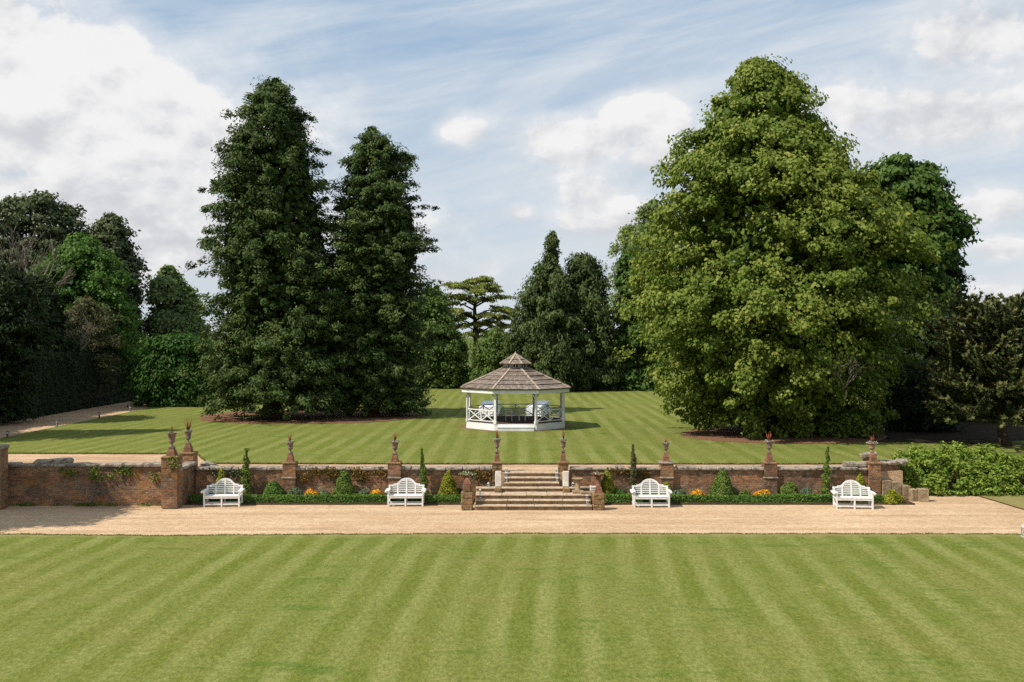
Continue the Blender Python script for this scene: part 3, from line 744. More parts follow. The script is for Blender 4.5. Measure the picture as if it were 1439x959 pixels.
def loose(name, label, loc, d, mat, seed, rz=0.0, tilt=(0, 0), rough=.05, cat='stone', group=None):
    o = link(name, stone_mesh(name, d, seed, rough, .07 if 'coping' in name else .018), M[mat], None, loc); o.rotation_euler = (R(tilt[0]), R(tilt[1]), R(rz)); tag(o, label, cat, group); return o
loose('coping_block', 'long weathered stone block lying on the taller wall beside the tall red pier', (-18.9, 41.05, 1.64), (1.5, .42, .22), 'coping', 5, 6, (0, -3))
loose('coping_block', 'sloping stone slab running from the set-back mossy pier towards the lawn', (-13.15, 43.3, 1.15), (.95, .40, .24), 'coping', 6, -38, (0, 7))
loose('coping_block', 'knobbly grey stone lying on the wall top beside the red brick pier', (px2x(1201, 42.5), 42.48, 1.33), (1.0, .36, .24), 'coping', 7, 2)
loose('coping_block', 'rounded grey slab tilted up behind the red brick pier', (px2x(1220, 43.3), 43.25, 1.66), (.72, .40, .22), 'coping', 8, 8, (0, -9))
MBb = MB().box((0, 0, .26), (.42, .36, .54)); sb = MBb.build('stone_stub', M['brick_red'], None, (px2x(1221, 43.3), 43.3, 1.15)); tag(sb, 'short brick stub carrying the tilted slab behind the red pier', 'brick stub')
# curved end wall
def curved_wall():
    root = empty('curved_wall', (15.5, 42.6, 0)); tag(root, 'curved brick end wall with rounded grey coping and squared stone base', 'wall')
    arc = [(Vector((.05, 0, 0)).lerp(Vector((1.5, 1.1, 0)), t) + Vector((.22, -.30, 0)) * math.sin(math.pi * t)) for t in [i / 10 for i in range(11)]]
    def strip(off0, off1, z0, z1, sl=0.0):
        mb = MB(); vs = []
        for i, p in enumerate(arc):
            d = (arc[min(i + 1, 10)] - arc[max(i - 1, 0)]).normalized(); nn = Vector((d.y, -d.x, 0)); dz = -sl * i / 10
            for o_, z in ((off0, z0), (off0, z1 + dz), (off1, z1 + dz), (off1, z0)): q = p + nn * o_; vs.append((q.x, q.y, z))
        fs = [(i * 4 + k, (i + 1) * 4 + k, (i + 1) * 4 + (k + 1) % 4, i * 4 + (k + 1) % 4) for i in range(10) for k in range(4)] + [(0, 1, 2, 3), (43, 42, 41, 40)]
        return mb.add(vs, fs)
    strip(.02, -.40, -.1, 1.42, .05).build('brickwork', M['brick'], root)
    for i in range(4):
        a, b = arc[int(i * 2.5)], arc[min(10, int(i * 2.5 + 2.5))]; c = (a + b) / 2; an = math.atan2((b - a).y, (b - a).x)
        o = link('coping_stone', stone_mesh('coping_stone', ((b - a).length + .06, .56, .17), 40 + i, .03, .06), M['coping'], root, (c.x + .16 * math.sin(an) - .0, c.y + .16 * math.cos(an), 1.40 - .012 * i)); o.rotation_euler.z = an
    zz = [(.62, .75), (.74, .70), (.62, .52)]
    x = .14
    for i, (h, wd) in enumerate([(.80, .40), (.74, .42), (.58, .36)]):
        o = link('base_stone', stone_mesh('base_stone', (wd, .34, h), 50 + i, .022, .014), M['sand_stone'], root, (x + .22, -.34 + i * .03, 0)); o.rotation_euler.z = R(4 + 3 * i); x += wd + .01
curved_wall()
loose('stone_block', 'upright squared stone block standing loose by the laurel bush', (16.92, 42.0, -.03), (.26, .32, .50), 'sand_stone', 61, 8, rough=.03, group=None)
loose('stone_block', 'thicker pale stone block with a worn edge at the gravel by the laurel', (17.28, 41.9, -.03), (.42, .36, .54), 'sand_stone', 62, -4, rough=.03)

# stone steps
SX = .85
def steps():
    root = empty('stone_steps', (SX, 39.7, 0)); tag(root, 'two flights of worn stone steps with a landing leading up to the terrace', 'steps')
    def course(x0, x1, yf, depth, z0, z1, n, seed):
        th = .05; p = x0
        cuts = sorted([x0] + [x0 + (x1 - x0) * (k + rnd.uniform(-.2, .2)) / n for k in range(1, n)] + [x1])
        for a, b in zip(cuts, cuts[1:]):
            link('riser_stone', stone_mesh('riser_stone', (b - a - .012, depth - .03, z1 - z0 - th), seed + a, .012, .015), M['riser'], root, ((a + b) / 2 - SX, yf + depth / 2 + .015 - 39.7, z0))
        cuts = sorted([x0] + [x0 + (x1 - x0) * (k + rnd.uniform(-.25, .25)) / n for k in range(1, n)] + [x1])
        for a, b in zip(cuts, cuts[1:]):
            link('tread_stone', stone_mesh('tread_stone', (b - a - .012, depth + .02, th), seed + b, .010, .015), M['tread'], root, ((a + b) / 2 - SX, yf + depth / 2 - .01 - 39.7, z1 - th))
    r = .165
    course(-1.50, 3.20, 39.70, .34, -.05, r, 4, 1)
    course(-1.45, 3.18, 40.02, .34, -.05, 2 * r, 4, 2)
    course(-1.48, 3.22, 40.34, .82, -.05, 3 * r, 5, 3)
    course(-1.50, 3.26, 41.12, .36, -.05, 4 * r, 4, 4)
    for i in range(3):
        course(-.34, 1.98, 41.44 + .32 * i, .36 if i < 2 else .2, 4 * r - .1, (5 + i) * r - (.0 if i < 2 else .0), 2, 6 + i)
    for sx, a in ((-.66, .03), (2.30, -.05)):
        link('cheek_stone', stone_mesh('cheek_stone', (.27, .16, .66), 70 + sx, .02, .03), M['pale_stone'], root, (sx + (.10 if sx < 0 else -.06) - SX, 41.42 - 39.7, 4 * r - .02)).rotation_euler = (R(-14), 0, a)
        link('cheek_base', stone_mesh('cheek_base', (.30, .34, .20), 80 + sx, .02, .03), M['ironstone'], root, (sx + (.10 if sx < 0 else -.06) - SX, 41.04 - 39.7, 3 * r - .02))
    return root
steps()
def pedestal(label, x, y, zb, w, h, ph, seed, mat='ironstone', block=0.0):
    root = empty('stone_pedestal', (x, y, zb)); tag(root, label, 'pedestal', 'pedestals at the steps')
    n = 3
    for i in range(n):
        link('block', stone_mesh('block', (w * rnd.uniform(.96, 1.0), w * rnd.uniform(.96, 1.0), h / n + .004), seed + i, .018, .03), M[mat], root, (0, 0, h * i / n))
    z = h
    if block:
        link('upper_block', stone_mesh('upper_block', (w * .68, w * .66, block), seed + 8, .02, .03), M['brick_pier'], root, (0, 0, z - .01)); z += block - .01
    MB().lathe([(w * .48, 0), (w * .46, .03), (w * .36, ph * .5), (w * .22, ph * .85), (.02, ph)], n=4, ang=math.pi / 4, smooth=False).build('pyramid', M['terracotta'], root, (0, 0, z - .012))
    return root, z + ph + zb
pedestal('rough ironstone pedestal with a brick block on top at the foot of the steps', px2x(656.5, 39.9), 39.92, -.03, .48, .72, .24, 1, block=.33)
pedestal('ironstone pedestal capped by a terracotta pyramid at the foot of the steps', px2x(841, 39.9), 39.92, -.03, .48, .66, .38, 11)
pedestal('narrow pedestal with terracotta pyramid on the landing behind the birdbath', px2x(834, 40.75), 40.78, .495, .30, .30, .40, 21, 'pale_stone')
for lab, x, pl in (('shallow planter dish overflowing with white flowers beside the steps', px2x(655.5, 41.55), 'white flowers and ivy spilling from the shallow dish by the steps'),
                   ('red shallow planter dish beside the golden cone at the steps', px2x(841, 41.55), 'small pale plants in the red dish beside the golden cone')):
    rt = empty('planter_dish', (x, 41.62, 0)); tag(rt, lab, 'planter', 'planter dishes by the steps')
    MB().lathe([(.20, 0), (.20, .1), (.15, .14), (.12, .8), (.09, 1.02), (.13, 1.06)], n=10).build('stand', M['terracotta'], rt)
    MB().lathe([(.10, 0), (.16, .04), (.27, .11), (.30, .13), (.26, .13), (.20, .09)], n=14).build('dish', M['terracotta'], rt, (0, 0, 1.05))
    pe = empty('dish_plant', (x, 41.62, 1.14)); tag(pe, pl, 'plant')
    rng = np.random.default_rng(int(x * 10) + 50); n = 240 if x < 0 else 60
    th = rng.uniform(0, 6.283, n); q = .30 * np.sqrt(rng.random(n)) * 1.1
    P = np.stack([np.cos(th) * q, np.sin(th) * q, rng.uniform(-.02, .16, n) * (1.2 - q / .33)], 1); P[: n // 4, 0] = rng.uniform(.15, .4, n // 4); P[: n // 4, 2] = rng.uniform(-.25, .05, n // 4); P[: n // 4, 1] = rng.uniform(-.15, .1, n // 4)
    fo = leaf_obj('flowers', P[n // 2:], rng.normal(size=(n - n // 2, 3)), rng.normal(size=(n - n // 2, 3)) + np.array([0, 0, .8]), .07, .06, rng.random(n - n // 2), M['fl_white'], pe); fo['kind'] = 'stuff'
    leaf_obj('leaves', P[: n // 2], rng.normal(size=(n // 2, 3)), rng.normal(size=(n // 2, 3)) + np.array([0, 0, .8]), .08, .06, rng.random(n // 2), M['lf_box'], pe)
# birdbath on the landing
bb = empty('birdbath', (px2x(812, 40.85), 40.86, .495)); tag(bb, 'small stone birdbath with a flat dish standing on the landing of the steps', 'birdbath')
MB().lathe([(.06, 0), (.18, .03), (.24, .08), (.24, .10), (.19, .085), (.02, .07)], n=16).build('dish', M['sand_stone'], bb, (0, 0, .50))
MB().lathe([(.15, 0), (.13, .05), (.10, .10), (.105, .25), (.09, .38), (.12, .42)], n=12).build('stem', M['sand_stone'], bb, (0, 0, .09))
link('base', stone_mesh('base', (.48, .44, .10), 5, .015, .02), M['sand_stone'], bb)
loose('stone_slab', 'flat stone slab lying on the landing beside the birdbath base', (px2x(824, 40.75), 40.55, .49), (.50, .30, .10), 'sand_stone', 66, 3, rough=.02)

# glass lanterns standing at the sides of the steps
def lantern_proto():
    root = empty('step_lantern', (0, 0, 0))
    MB().box((0, 0, .012), (.12, .12, .024)).build('base', M['lantern_frame'], root)
    for x, y in ((-1, -1), (1, -1), (1, 1), (-1, 1)): MB().box((x * .05, y * .05, .11), (.014, .014, .18)).build('post', M['lantern_frame'], root)
    MB().lathe([(.088, 0), (.080, .015), (.035, .055), (.02, .075)], n=4, ang=math.pi / 4, smooth=False).build('roof', M['lantern_frame'], root, (0, 0, .195))
    MB().lathe([(.030, 0), (.030, .10), (.006, .105)], n=10).build('candle', M['candle'], root, (0, 0, .024))
    for x, y, a, b in ((0, -.05, .086, .003), (0, .05, .086, .003), (-.05, 0, .003, .086), (.05, 0, .003, .086)): MB().box((x, y, .11), (a, b, .165)).build('pane', M['glass'], root)
    return root
lp = lantern_proto()
r = .165
LS = [(-.24, 41.60, 5 * r, 'away from the birdbath, on the lowest step of the upper flight'), (-.24, 41.92, 6 * r, 'away from the birdbath, halfway up the upper flight'), (-.24, 42.16, 7 * r, 'away from the birdbath, at the top of the upper flight'),
      (1.88, 41.60, 5 * r, 'on the birdbath side, lowest step of the upper flight'), (1.88, 41.92, 6 * r, 'on the birdbath side, halfway up the upper flight'), (1.88, 42.16, 7 * r, 'on the birdbath side, top of the upper flight'),
      (-1.30, 40.55, 3 * r, 'on the landing beside the pedestal with the brick block'), (-1.28, 40.17, 2 * r, 'on the lower flight beside the pedestal with the brick block'),
      (3.02, 40.17, 2 * r, 'on the lower flight, middle step beside the pyramid pedestal'), (3.02, 39.85, r, 'on the lower flight, bottom step beside the pyramid pedestal'), (-.98, 41.24, 4 * r, 'on the ledge beside the step pier away from the birdbath'), (2.52, 41.24, 4 * r, 'on the ledge between the step pier and the birdbath')]
for i, (x, y, z, wh) in enumerate(LS):
    o = lp if i == 0 else copy_tree(lp)
    o.location = (x, y, z); o.rotation_euler.z = R(rnd.uniform(-12, 12)); o.scale = (.8, .8, .8); tag(o, 'small white candle lantern ' + wh, 'lantern', 'lanterns on the steps')
# larger lantern at the lawn's edge
o = copy_tree(lp); o.name = 'garden_lantern'; o.scale = (2.0, 2.0, 1.75); o.location = (px2x(1441, 34.2), 34.2, .02); tag(o, 'larger silver-white glass lantern on the edge of the lower lawn', 'lantern')
if 'group' in o: del o['group']

# ------------------------------------------------------------------ benches
def bench():
    root = empty('garden_bench', (0, 0, 0))
    W = M['white']
    yb, yf = .26, -.28                             # back and front
    seat = .43
    for x in (-.70, .70):
        MB().box((x, yf, seat / 2 + .09), (.065, .065, seat + .18)).build('leg', W, root)
        MB().bar((x, yb - .02, 0), (x, yb + .02, .80), .065, .065, (1, 0, 0)).build('leg', W, root)
        MB().box((x, (yb + yf) / 2, .13), (.04, yb - yf - .06, .07)).build('side_stretcher', W, root)
        MB().box((x, (yb + yf) / 2, seat - .05), (.042, yb - yf - .06, .08)).build('seat_rail', W, root)
        s = 1 if x > 0 else -1
        # arm: flat board with a rolled outer scroll
        arm = MB().box((x + s * .02, -.02, .645), (.13, .62, .035)).build('arm', W, root)
        MB().tube([(x + s * .085, -.34, .615), (x + s * .085, .28, .615)], .052, 12).build('scroll', W, arm)
        for k in range(3): MB().box((x, (yb + yf) / 2, .50 + k * .05 - .01), (.022, yb - yf - .06, .026)).build('arm_slat', W, root)
    MB().box((0, yf, seat / 2), (.06, .06, seat)).build('leg', W, root)
    MB().box((0, yb, seat / 2), (.06, .06, seat)).build('leg', W, root)
    MB().box((0, (yb + yf) / 2, .13), (1.37, .05, .06)).build('stretcher', W, root)
    MB().box((0, yf + .0, .10), (1.34, .035, .06)).build('stretcher', W, root)
    MB().box((0, yf, seat - .055), (1.335, .042, .075)).build('front_rail', W, root)
    for k in range(7): MB().box((0, yf + .0 + k * .078, seat), (1.52 if k else 1.335, .070, .026)).build('seat_slat', W, root)
    # back: curved top rail following the stepped, arched outline
    out = [(-.74, .80), (-.56, .80), (-.54, .845), (-.45, .845), (-.40, .86), (-.34, .91), (-.28, .98), (-.20, 1.035), (-.10, 1.068), (0, 1.08)]
    out = out + [(-x, z) for x, z in out[-2::-1]]
    mb = MB(); vs = []
    lean = lambda z: yb + (z - .43) * .16
    for i, (x, z) in enumerate(out):
        a = out[max(i - 1, 0)]; b = out[min(i + 1, len(out) - 1)]; d = Vector((b[0] - a[0], b[1] - a[1])).normalized(); nx, nz = d.y, -d.x
        for o_, t in ((0, -.024), (.068, -.024), (.068, .024), (0, .024)): vs.append((x + nx * o_, lean(z) + t, z + nz * o_))
    n = len(out); fs = [(i * 4 + k, (i + 1) * 4 + k, (i + 1) * 4 + (k + 1) % 4, i * 4 + (k + 1) % 4) for i in range(n - 1) for k in range(4)] + [(0, 1, 2, 3), ((n - 1) * 4 + 3, (n - 1) * 4 + 2, (n - 1) * 4 + 1, (n - 1) * 4)]
    top = mb.add(vs, fs).build('top_rail', W, root)
    tz = lambda x: float(np.interp(x, [p[0] for p in out], [p[1] for p in out])) - .04
    for x in (-.36, 0, .36): MB().bar((x, lean(.43), .43), (x, lean(tz(x)), tz(x)), .05, .04, (0, 1, 0)).build('upright', W, root)
    for z in (.52, .595, .67, .745):
        MB().box((0, lean(z), z), (1.40, .022, .036)).build('back_slat', W, root)
    for z, hw in ((.82, .36), (.895, .34), (.965, .25)):
        MB().box((0, lean(z), z), (hw * 2, .022, .036)).build('back_slat', W, root)
    return root
b0 = bench()
BS = [(311, 712.5, 3, 'white scroll-armed bench before a yellow-green cone, near the double piers'), (569.5, 712.0, 1, 'white scroll-armed bench with a leaning thin cypress beside its back'),
      (916, 713.5, -1, 'white scroll-armed bench before a golden ball shrub, beside the pyramid pedestal'), (1202, 715.5, -6, 'white scroll-armed bench at the hedge end before a golden cone')]
for i, (p, y, a, lab) in enumerate(BS):
    o = b0 if i == 0 else copy_tree(b0)
    Y = F * (H + .03) / (y - HY)
    o.location = (px2x(p, Y), Y + .28, -.03); o.rotation_euler.z = R(a); tag(o, lab, 'bench', 'white benches along the gravel path')

# ------------------------------------------------------------------ gazebo
def gazebo():
    cx, cy, gz = .22, 63.06, TZ + .05
    root = empty('gazebo', (cx, cy, gz)); tag(root, 'white octagonal gazebo with two-tier shingled roof on the terrace lawn', 'gazebo')
    W = M['white_worn']; A8 = [R(22.5 + 45 * k) for k in range(8)]
    def oct_(a): r_ = a / math.cos(R(22.5)); return [Vector((r_ * math.cos(t), r_ * math.sin(t), 0)) for t in A8]
    ap = 3.02; dk = .42
    P = oct_(ap)
    # floor boards
    n = 38
    for i in range(n):
        y = -ap + (i + .5) * 2 * ap / n
        lim = ap if abs(y) < ap * math.tan(R(22.5)) else ap - (abs(y) - ap * math.tan(R(22.5)))
        MB().box((0, y, dk - .02), (2 * lim - .06, 2 * ap / n - .012, .04)).build('floor_board', M['deck'], root)
    MB().lathe([(P[0].length - .08, .05), (P[0].length - .08, dk - .05)], n=8, ang=R(22.5), smooth=False).build('joist_frame', M['deck'], root)
    for k in range(8):
        a, b = P[k], P[(k + 1) % 8]; mid = (a + b) / 2; nn = mid.normalized(); th = math.atan2((b - a).y, (b - a).x); L = (b - a).length
        MB().box((mid.x, mid.y, dk - .12), (L + .02, .05, .22), th).build('skirt_board', W, root)
        q = mid + nn * .015
        MB().box((q.x, q.y, .09), (L + .05, .05, .20), th).build('skirt_board', W, root)
    # posts with brackets, beams, railings
    zt = 2.30
    for k in range(8):
        p = P[k] * .985
        po = MB().box((p.x, p.y, (dk + zt) / 2), (.13, .13, zt - dk), A8[k]).build('post', W, root)
        MB().box((p.x, p.y, dk + .08), (.18, .18, .16), A8[k]).build('post_base', W, po)
        for s in (-1, 1):
            q = P[(k + s) % 8] * .985; d = (q - p).normalized()
            MB().bar((p.x + d.x * .05, p.y + d.y * .05, zt - .32), (p.x + d.x * .32, p.y + d.y * .32, zt - .03), .05, .05).build('bracket', W, po)
    for k in range(8):
        a, b = P[k] * .985, P[(k + 1) % 8] * .985; mid = (a + b) / 2; th = math.atan2((b - a).y, (b - a).x); L = (b - a).length
        MB().box((mid.x, mid.y, zt + .06), (L + .06, .12, .16), th).build('beam', W, root)
        if mid.y < -2.5: continue                 # open front
        rl = empty('railing', (0, 0, 0)); rl.parent = root
        tag(rl, None)
        for z, h in ((dk + .78, .06), (dk + .12, .05)): MB().box((mid.x, mid.y, z), (L - .12, .08, h), th).build('rail', W, rl)
        MB().box((mid.x, mid.y, dk + .45), (.06, .06, .62), th).build('middle_post', W, rl)
        for s0, s1 in ((.06, .5), (.5, .94)):
            u, v = a.lerp(b, s0), a.lerp(b, s1)
            MB().bar((u.x, u.y, dk + .15), (v.x, v.y, dk + .74), .04, .05).build('cross_brace', W, rl)
            MB().bar((u.x, u.y, dk + .74), (v.x, v.y, dk + .15), .036, .046).build('cross_brace', W, rl)
    # front step
    MB().box((0, -ap - .17, .12), (2.2, .36, .22)).build('step', W, root)
    MB().box((0, -ap - .17, .235), (2.24, .40, .03)).build('step_tread', W, root)
    # eaves fascia
    E = oct_(3.36)
    for k in range(8):
        a, b = E[k] * .985, E[(k + 1) % 8] * .985; mid = (a + b) / 2; th = math.atan2((b - a).y, (b - a).x)
        MB().box((mid.x, mid.y, 2.375), ((b - a).length + .03, .04, .25), th).build('fascia', W, root)
    def roof(name, a0, z0, a1, z1, courses, seed):
        """shingled eight-sided roof tier: an underlay with lapped shingles on each face"""
        rf = MB().lathe([(a0 / math.cos(R(22.5)), z0 - .03), (a1 / math.cos(R(22.5)), z1 - .03)], n=8, ang=R(22.5), smooth=False).build(name, M['deck'], root)
        rng = np.random.default_rng(seed)
        for k in range(8):
            v, f, tn = [], [], []
            lo = [Vector((x.x, x.y, z0)) for x in oct_(a0)]; hi = [Vector((x.x, x.y, z1)) for x in oct_(a1)]
            A_, B_, C_, D_ = lo[k], lo[(k + 1) % 8], hi[(k + 1) % 8], hi[k]
            nn = (B_ - A_).cross(D_ - A_).normalized()
            ux = (B_ - A_).normalized(); up_ = nn.cross(ux); SL = (((C_ + D_) - (A_ + B_)) / 2).length
            for c in range(courses):
                s0 = c / courses; s1 = min(1.0, (c + 1.35) / courses); tone = rng.random()
                big = .045 if c % 3 == 0 else 0.0
                hw = ((B_ - A_).length * (1 - s0) + (C_ - D_).length * s0) / 2; mid = (A_ + B_) / 2 + up_ * (SL * s0)
                hw1 = ((B_ - A_).length * (1 - s1) + (C_ - D_).length * s1) / 2
                x = -hw
                while x < hw - .01:
                    wd = min(rng.uniform(.09, .19), hw - x); e = rng.uniform(-.012, .012) - (.02 if c == 0 else 0)
                    lift = .022 + rng.uniform(0, .012) + big
                    b_ = len(v)
                    kx = lambda q, t: q * (1 - t) + q * hw1 / max(hw, .01) * t
                    for q, t in ((x + .004, 0), (x + wd - .004, 0)):
                        v.append(mid + ux * q + up_ * e + nn * lift); v.append(mid + ux * q + up_ * e + nn * (lift - .02 - big))
                    qa, qb = x + .004, x + wd - .004; mt = (A_ + B_) / 2 + up_ * (SL * s1)
                    v.append(mt + ux * kx(qa, 1) + nn * .004); v.append(mt + ux * kx(qb, 1) + nn * .004)
                    f += [(b_, b_ + 2, b_ + 5, b_ + 4), (b_ + 1, b_ + 3, b_ + 2, b_)]
                    tn += [min(1, max(0, .45 * tone + .55 * rng.random() ** 1.3))] * 6
                    x += wd
            me = bpy.data.meshes.new('shingles'); me.from_pydata([tuple(p) for p in v], [], f)
            at = me.attributes.new('tint', 'FLOAT', 'POINT'); at.data.foreach_set('value', tn)
            o = link('shingles', me, M['shingle'], rf); o['kind'] = 'stuff'
            MB().bar(A_ * 1.004 + Vector((0, 0, .03)), D_ + Vector((0, 0, .035)), .10, .05).build('hip_board', M['ridge'], rf)
        return rf
    roof('roof', 3.40, 2.49, .72, 3.72, 15, 1)
    for k in range(8):
        a, b = oct_(.70)[k], oct_(.70)[(k + 1) % 8]; mid = (a + b) / 2; th = math.atan2((b - a).y, (b - a).x); L = (b - a).length
        MB().box((mid.x, mid.y, 3.75), (L + .02, .05, .07), th).build('vent_sill', M['ridge'], root)
        for s in range(3):
            q = a.lerp(b, .12 + .38 * s); MB().box((q.x, q.y, 3.86), (.05, .04, .20), th).build('vent_baluster', W, root)
    roof('upper_roof', .98, 3.95, .03, 4.56, 7, 2)
    MB().lathe([(.10, 0), (.09, .05), (.05, .07), (.06, .11), (.03, .16), (.005, .2)], n=10).build('finial', M['ridge'], root, (0, 0, 4.54))
    # furniture inside, each on its own
    zf = gz + dk
    def long_table(lab, x, y, rz, L=6.6, W_=1.25):
        t = empty('covered_table', (x, y, gz), rz); tag(t, lab, 'table', 'cloth-covered tables beyond the gazebo')
        hx, hy = W_ / 2, L / 2
        MB().box((0, 0, .73), (W_ - .04, L - .04, .03)).build('table_top', M['deck'], t)
        for sx in (-hx + .12, hx - .12):
            for sy in (-hy + .2, 0, hy - .2): MB().box((sx, sy, .36), (.05, .05, .72)).build('leg', M['dark_metal'], t)
        mb = MB(); vs = []; nn_ = 80
        for i in range(nn_):
            u = i / nn_ * 4
            if u < 1: p = (-hx + W_ * u, -hy)
            elif u < 2: p = (hx, -hy + L * (u - 1))
            elif u < 3: p = (hx - W_ * (u - 2), hy)
            else: p = (-hx, hy - L * (u - 3))
            w_ = .05 + .035 * math.sin(i * 2.3)
            vs += [(p[0], p[1], .757 + .004 * math.sin(i)), (p[0] + math.copysign(w_, p[0]), p[1] + math.copysign(w_, p[1]), .03 + .02 * math.sin(i))]
        fs = [(2 * i, 2 * i + 1, (2 * i + 3) % (2 * nn_), (2 * i + 2) % (2 * nn_)) for i in range(nn_)] + [tuple(2 * i for i in range(nn_))]
        mb.add(vs, fs).build('tablecloth', M['cloth'], t)
    long_table('long table under a white cloth on the lawn beyond the gazebo, redwood side', -1.62, 73.0, R(-1))
    long_table('long table under a white cloth on the lawn beyond the gazebo, lime tree side', 1.95, 73.0, R(-8), 6.6, 1.0)
    def chair():
        c = empty('folding_chair', (0, 0, 0)); m = M['chair']
        for sx in (-.19, .19):
            MB().bar((sx, .20, 0), (sx, .20, .86), .03, .03, (1, 0, 0)).build('leg', m, c); MB().bar((sx, -.19, 0), (sx, -.19, .45), .03, .03, (1, 0, 0)).build('leg', m, c)
        MB().box((0, 0, .45), (.42, .42, .03)).build('seat', m, c)
        for z in (.60, .72, .84): MB().box((0, .20, z), (.40, .022, .05)).build('back_slat', m, c)
        return c
    c0 = chair(); c0.location = (cx - .42, cy - .9, zf); c0.rotation_euler.z = math.pi
    tag(c0, 'small white chair in the gazebo on the redwood side', 'chair', 'chairs in the gazebo')
    c1 = copy_tree(c0); c1.location = (cx + .42, cy - .9, zf); c1.rotation_euler.z = math.pi + .1; tag(c1, 'small white chair in the gazebo on the lime tree side', 'chair', 'chairs in the gazebo')
gazebo()

# path lights beside the side path
def bollard():
    b = empty('path_light', (0, 0, 0)); m = M['dark_metal']
    MB().lathe([(.10, 0), (.10, .03), (.055, .05), (.055, .27)], n=12).build('post', m, b)
    MB().lathe([(.075, 0), (.08, .08), (.075, .09)], n=12).build('lens', M['silver'], b, (0, 0, .26))
    MB().lathe([(.10, 0), (.10, .04), (.03, .07)], n=12).build('hood', m, b, (0, 0, .345))
    return b
p0 = bollard()
for i, (px_, py_, lab) in enumerate([(13, 616.4, 'small dark path light beside the shaded gravel drive, closest to the tall red pier'), (82.5, 600.0, 'second small dark path light along the shaded drive from the red pier'),
                                (141.5, 588.0, 'third small dark path light along the shaded drive from the red pier'), (185, 578.4, 'last small dark path light where the drive goes behind the hedge')]):
    o = p0 if i == 0 else copy_tree(p0); Y = F * (H - TZ) / (py_ - HY); o.location = (px2x(px_, Y) - .1, Y, TZ); tag(o, lab, 'path light', 'path lights along the drive')

# ------------------------------------------------------------------ trees
tree('redwood_tree', 'taller of two dark redwoods, its broad crown swept to the ground', 384, 70.0,
     [(116, 376, 396), (124, 362, 410), (140, 344, 428), (165, 330, 441), (200, 318, 446), (215, 306, 450), (240, 312, 452), (270, 304, 462), (310, 296, 472), (350, 290, 484), (400, 293, 490), (450, 298, 495), (485, 290, 500), (520, 286, 500), (560, 281, 500), (590, 292, 495)],
     640, 4, 62, (.26, .095), (.58, .46, .38), 'lf_redwood', 'bark_red', rise=.16, sag=.12, seed=11, lump=.28, fill_top=.16, bough=80, droop=.5, up=.5, fill=12000, fillsize=.5, group='redwoods beside the gazebo lawn', low=.15, inner=.5, trunk_r=.75, stray=.22, skirt=1.0, rag=.085)
tree('redwood_tree', 'shorter of two dark redwoods, with a thin open top', 522, 71.5,
     [(182, 512, 524), (196, 503, 548), (210, 490, 575), (232, 486, 584), (258, 484, 590), (285, 478, 592), (310, 466, 600), (340, 456, 607), (375, 450, 606), (410, 446, 598), (450, 446, 601), (500, 448, 603), (550, 450, 607), (575, 455, 596), (590, 460, 590)],
     560, 4, 60, (.26, .095), (.66, .42, .28), 'lf_redwood', 'bark_red', rise=.14, sag=.08, seed=12, lump=.34, fill_top=.26, bough=80, open_top=.22, droop=.5, up=.5, fill=9000, fillsize=.5, group='redwoods beside the gazebo lawn', low=.15, inner=.5, trunk_r=.6, stray=.30, skirt=1.0, rag=.11)
tree('lime_tree', 'huge lime tree with yellow-green leaves and branches sweeping to the lawn', 1085, 58.5,
     [(90, 1038, 1062), (104, 1022, 1095), (118, 1012, 1122), (140, 992, 1140), (170, 972, 1156), (200, 952, 1165), (232, 934, 1200), (262, 930, 1216), (300, 914, 1255), (340, 900, 1286), (390, 893, 1298), (430, 888, 1290), (480, 882, 1272), (515, 900, 1252), (550, 922, 1240), (580, 955, 1232), (606, 1000, 1222)],
     760, 4, 66, (.205, .17), (.66, .58, .44), 'lf_lime', 'bark', rise=.30, sag=.26, seed=21, lump=.34, bough=75, droop=.7, up=.5, fill=12000, fillsize=.5, low=.25, inner=.52, trunk_r=.7, depth=.95, stray=.11, skirt=.55, rag=.05)
tree('chestnut_tree', 'rounded dark green chestnut rising behind the lime tree', 1268, 82.0,
     [(224, 1240, 1300), (235, 1215, 1325), (255, 1195, 1340), (285, 1180, 1346), (315, 1172, 1358), (350, 1170, 1352), (390, 1175, 1338), (450, 1180, 1330), (540, 1190, 1335)],
     300, 3, 50, (.42, .28), (1.1, .9, .45), 'lf_chestnut', 'bark', rise=.2, sag=.25, seed=31, lump=.16, fill=4200, fillsize=.6, low=1.2)
tree('fir_tree', 'dark fir with level branches showing beside the chestnut', 1318, 86.0,
     [(330, 1308, 1334), (360, 1300, 1352), (400, 1292, 1366), (437, 1288, 1374), (470, 1285, 1350), (560, 1285, 1345)],
     120, 4, 44, (.42, .10), (1.0, .35, .16), 'lf_yew', 'bark', rise=.0, sag=.05, seed=32, lump=.25, fill=1500, stray=.2, low=.3)
tree('yew_tree', 'dense dark yew filling the shade between the lime and the monkey puzzle', 1290, 72.0,
     [(428, 1270, 1330), (445, 1240, 1352), (490, 1225, 1362), (540, 1222, 1366), (580, 1225, 1352), (596, 1230, 1340)],
     200, 3, 50, (.32, .10), (.8, .6, .35), 'lf_yew', 'bark', seed=33, fill=3500, fillsize=.5, low=.2)
tree('cypress_tree', 'dense grey-green cypress with a tall narrow leader behind the gazebo', 776, 104.0,
     [(331, 771, 781), (345, 765, 786), (360, 766, 788), (372, 762, 787), (385, 744, 798), (405, 731, 808), (430, 720, 816), (460, 713, 822), (500, 708, 826), (535, 706, 828), (549, 710, 826)],
     260, 3, 54, (.37, .135), (.55, .5, .62), 'lf_cypress', 'bark', rise=.25, sag=.25, seed=41, lump=.18, droop=1.1, up=.25, fill=2600, group='cypresses behind the gazebo', low=.1)
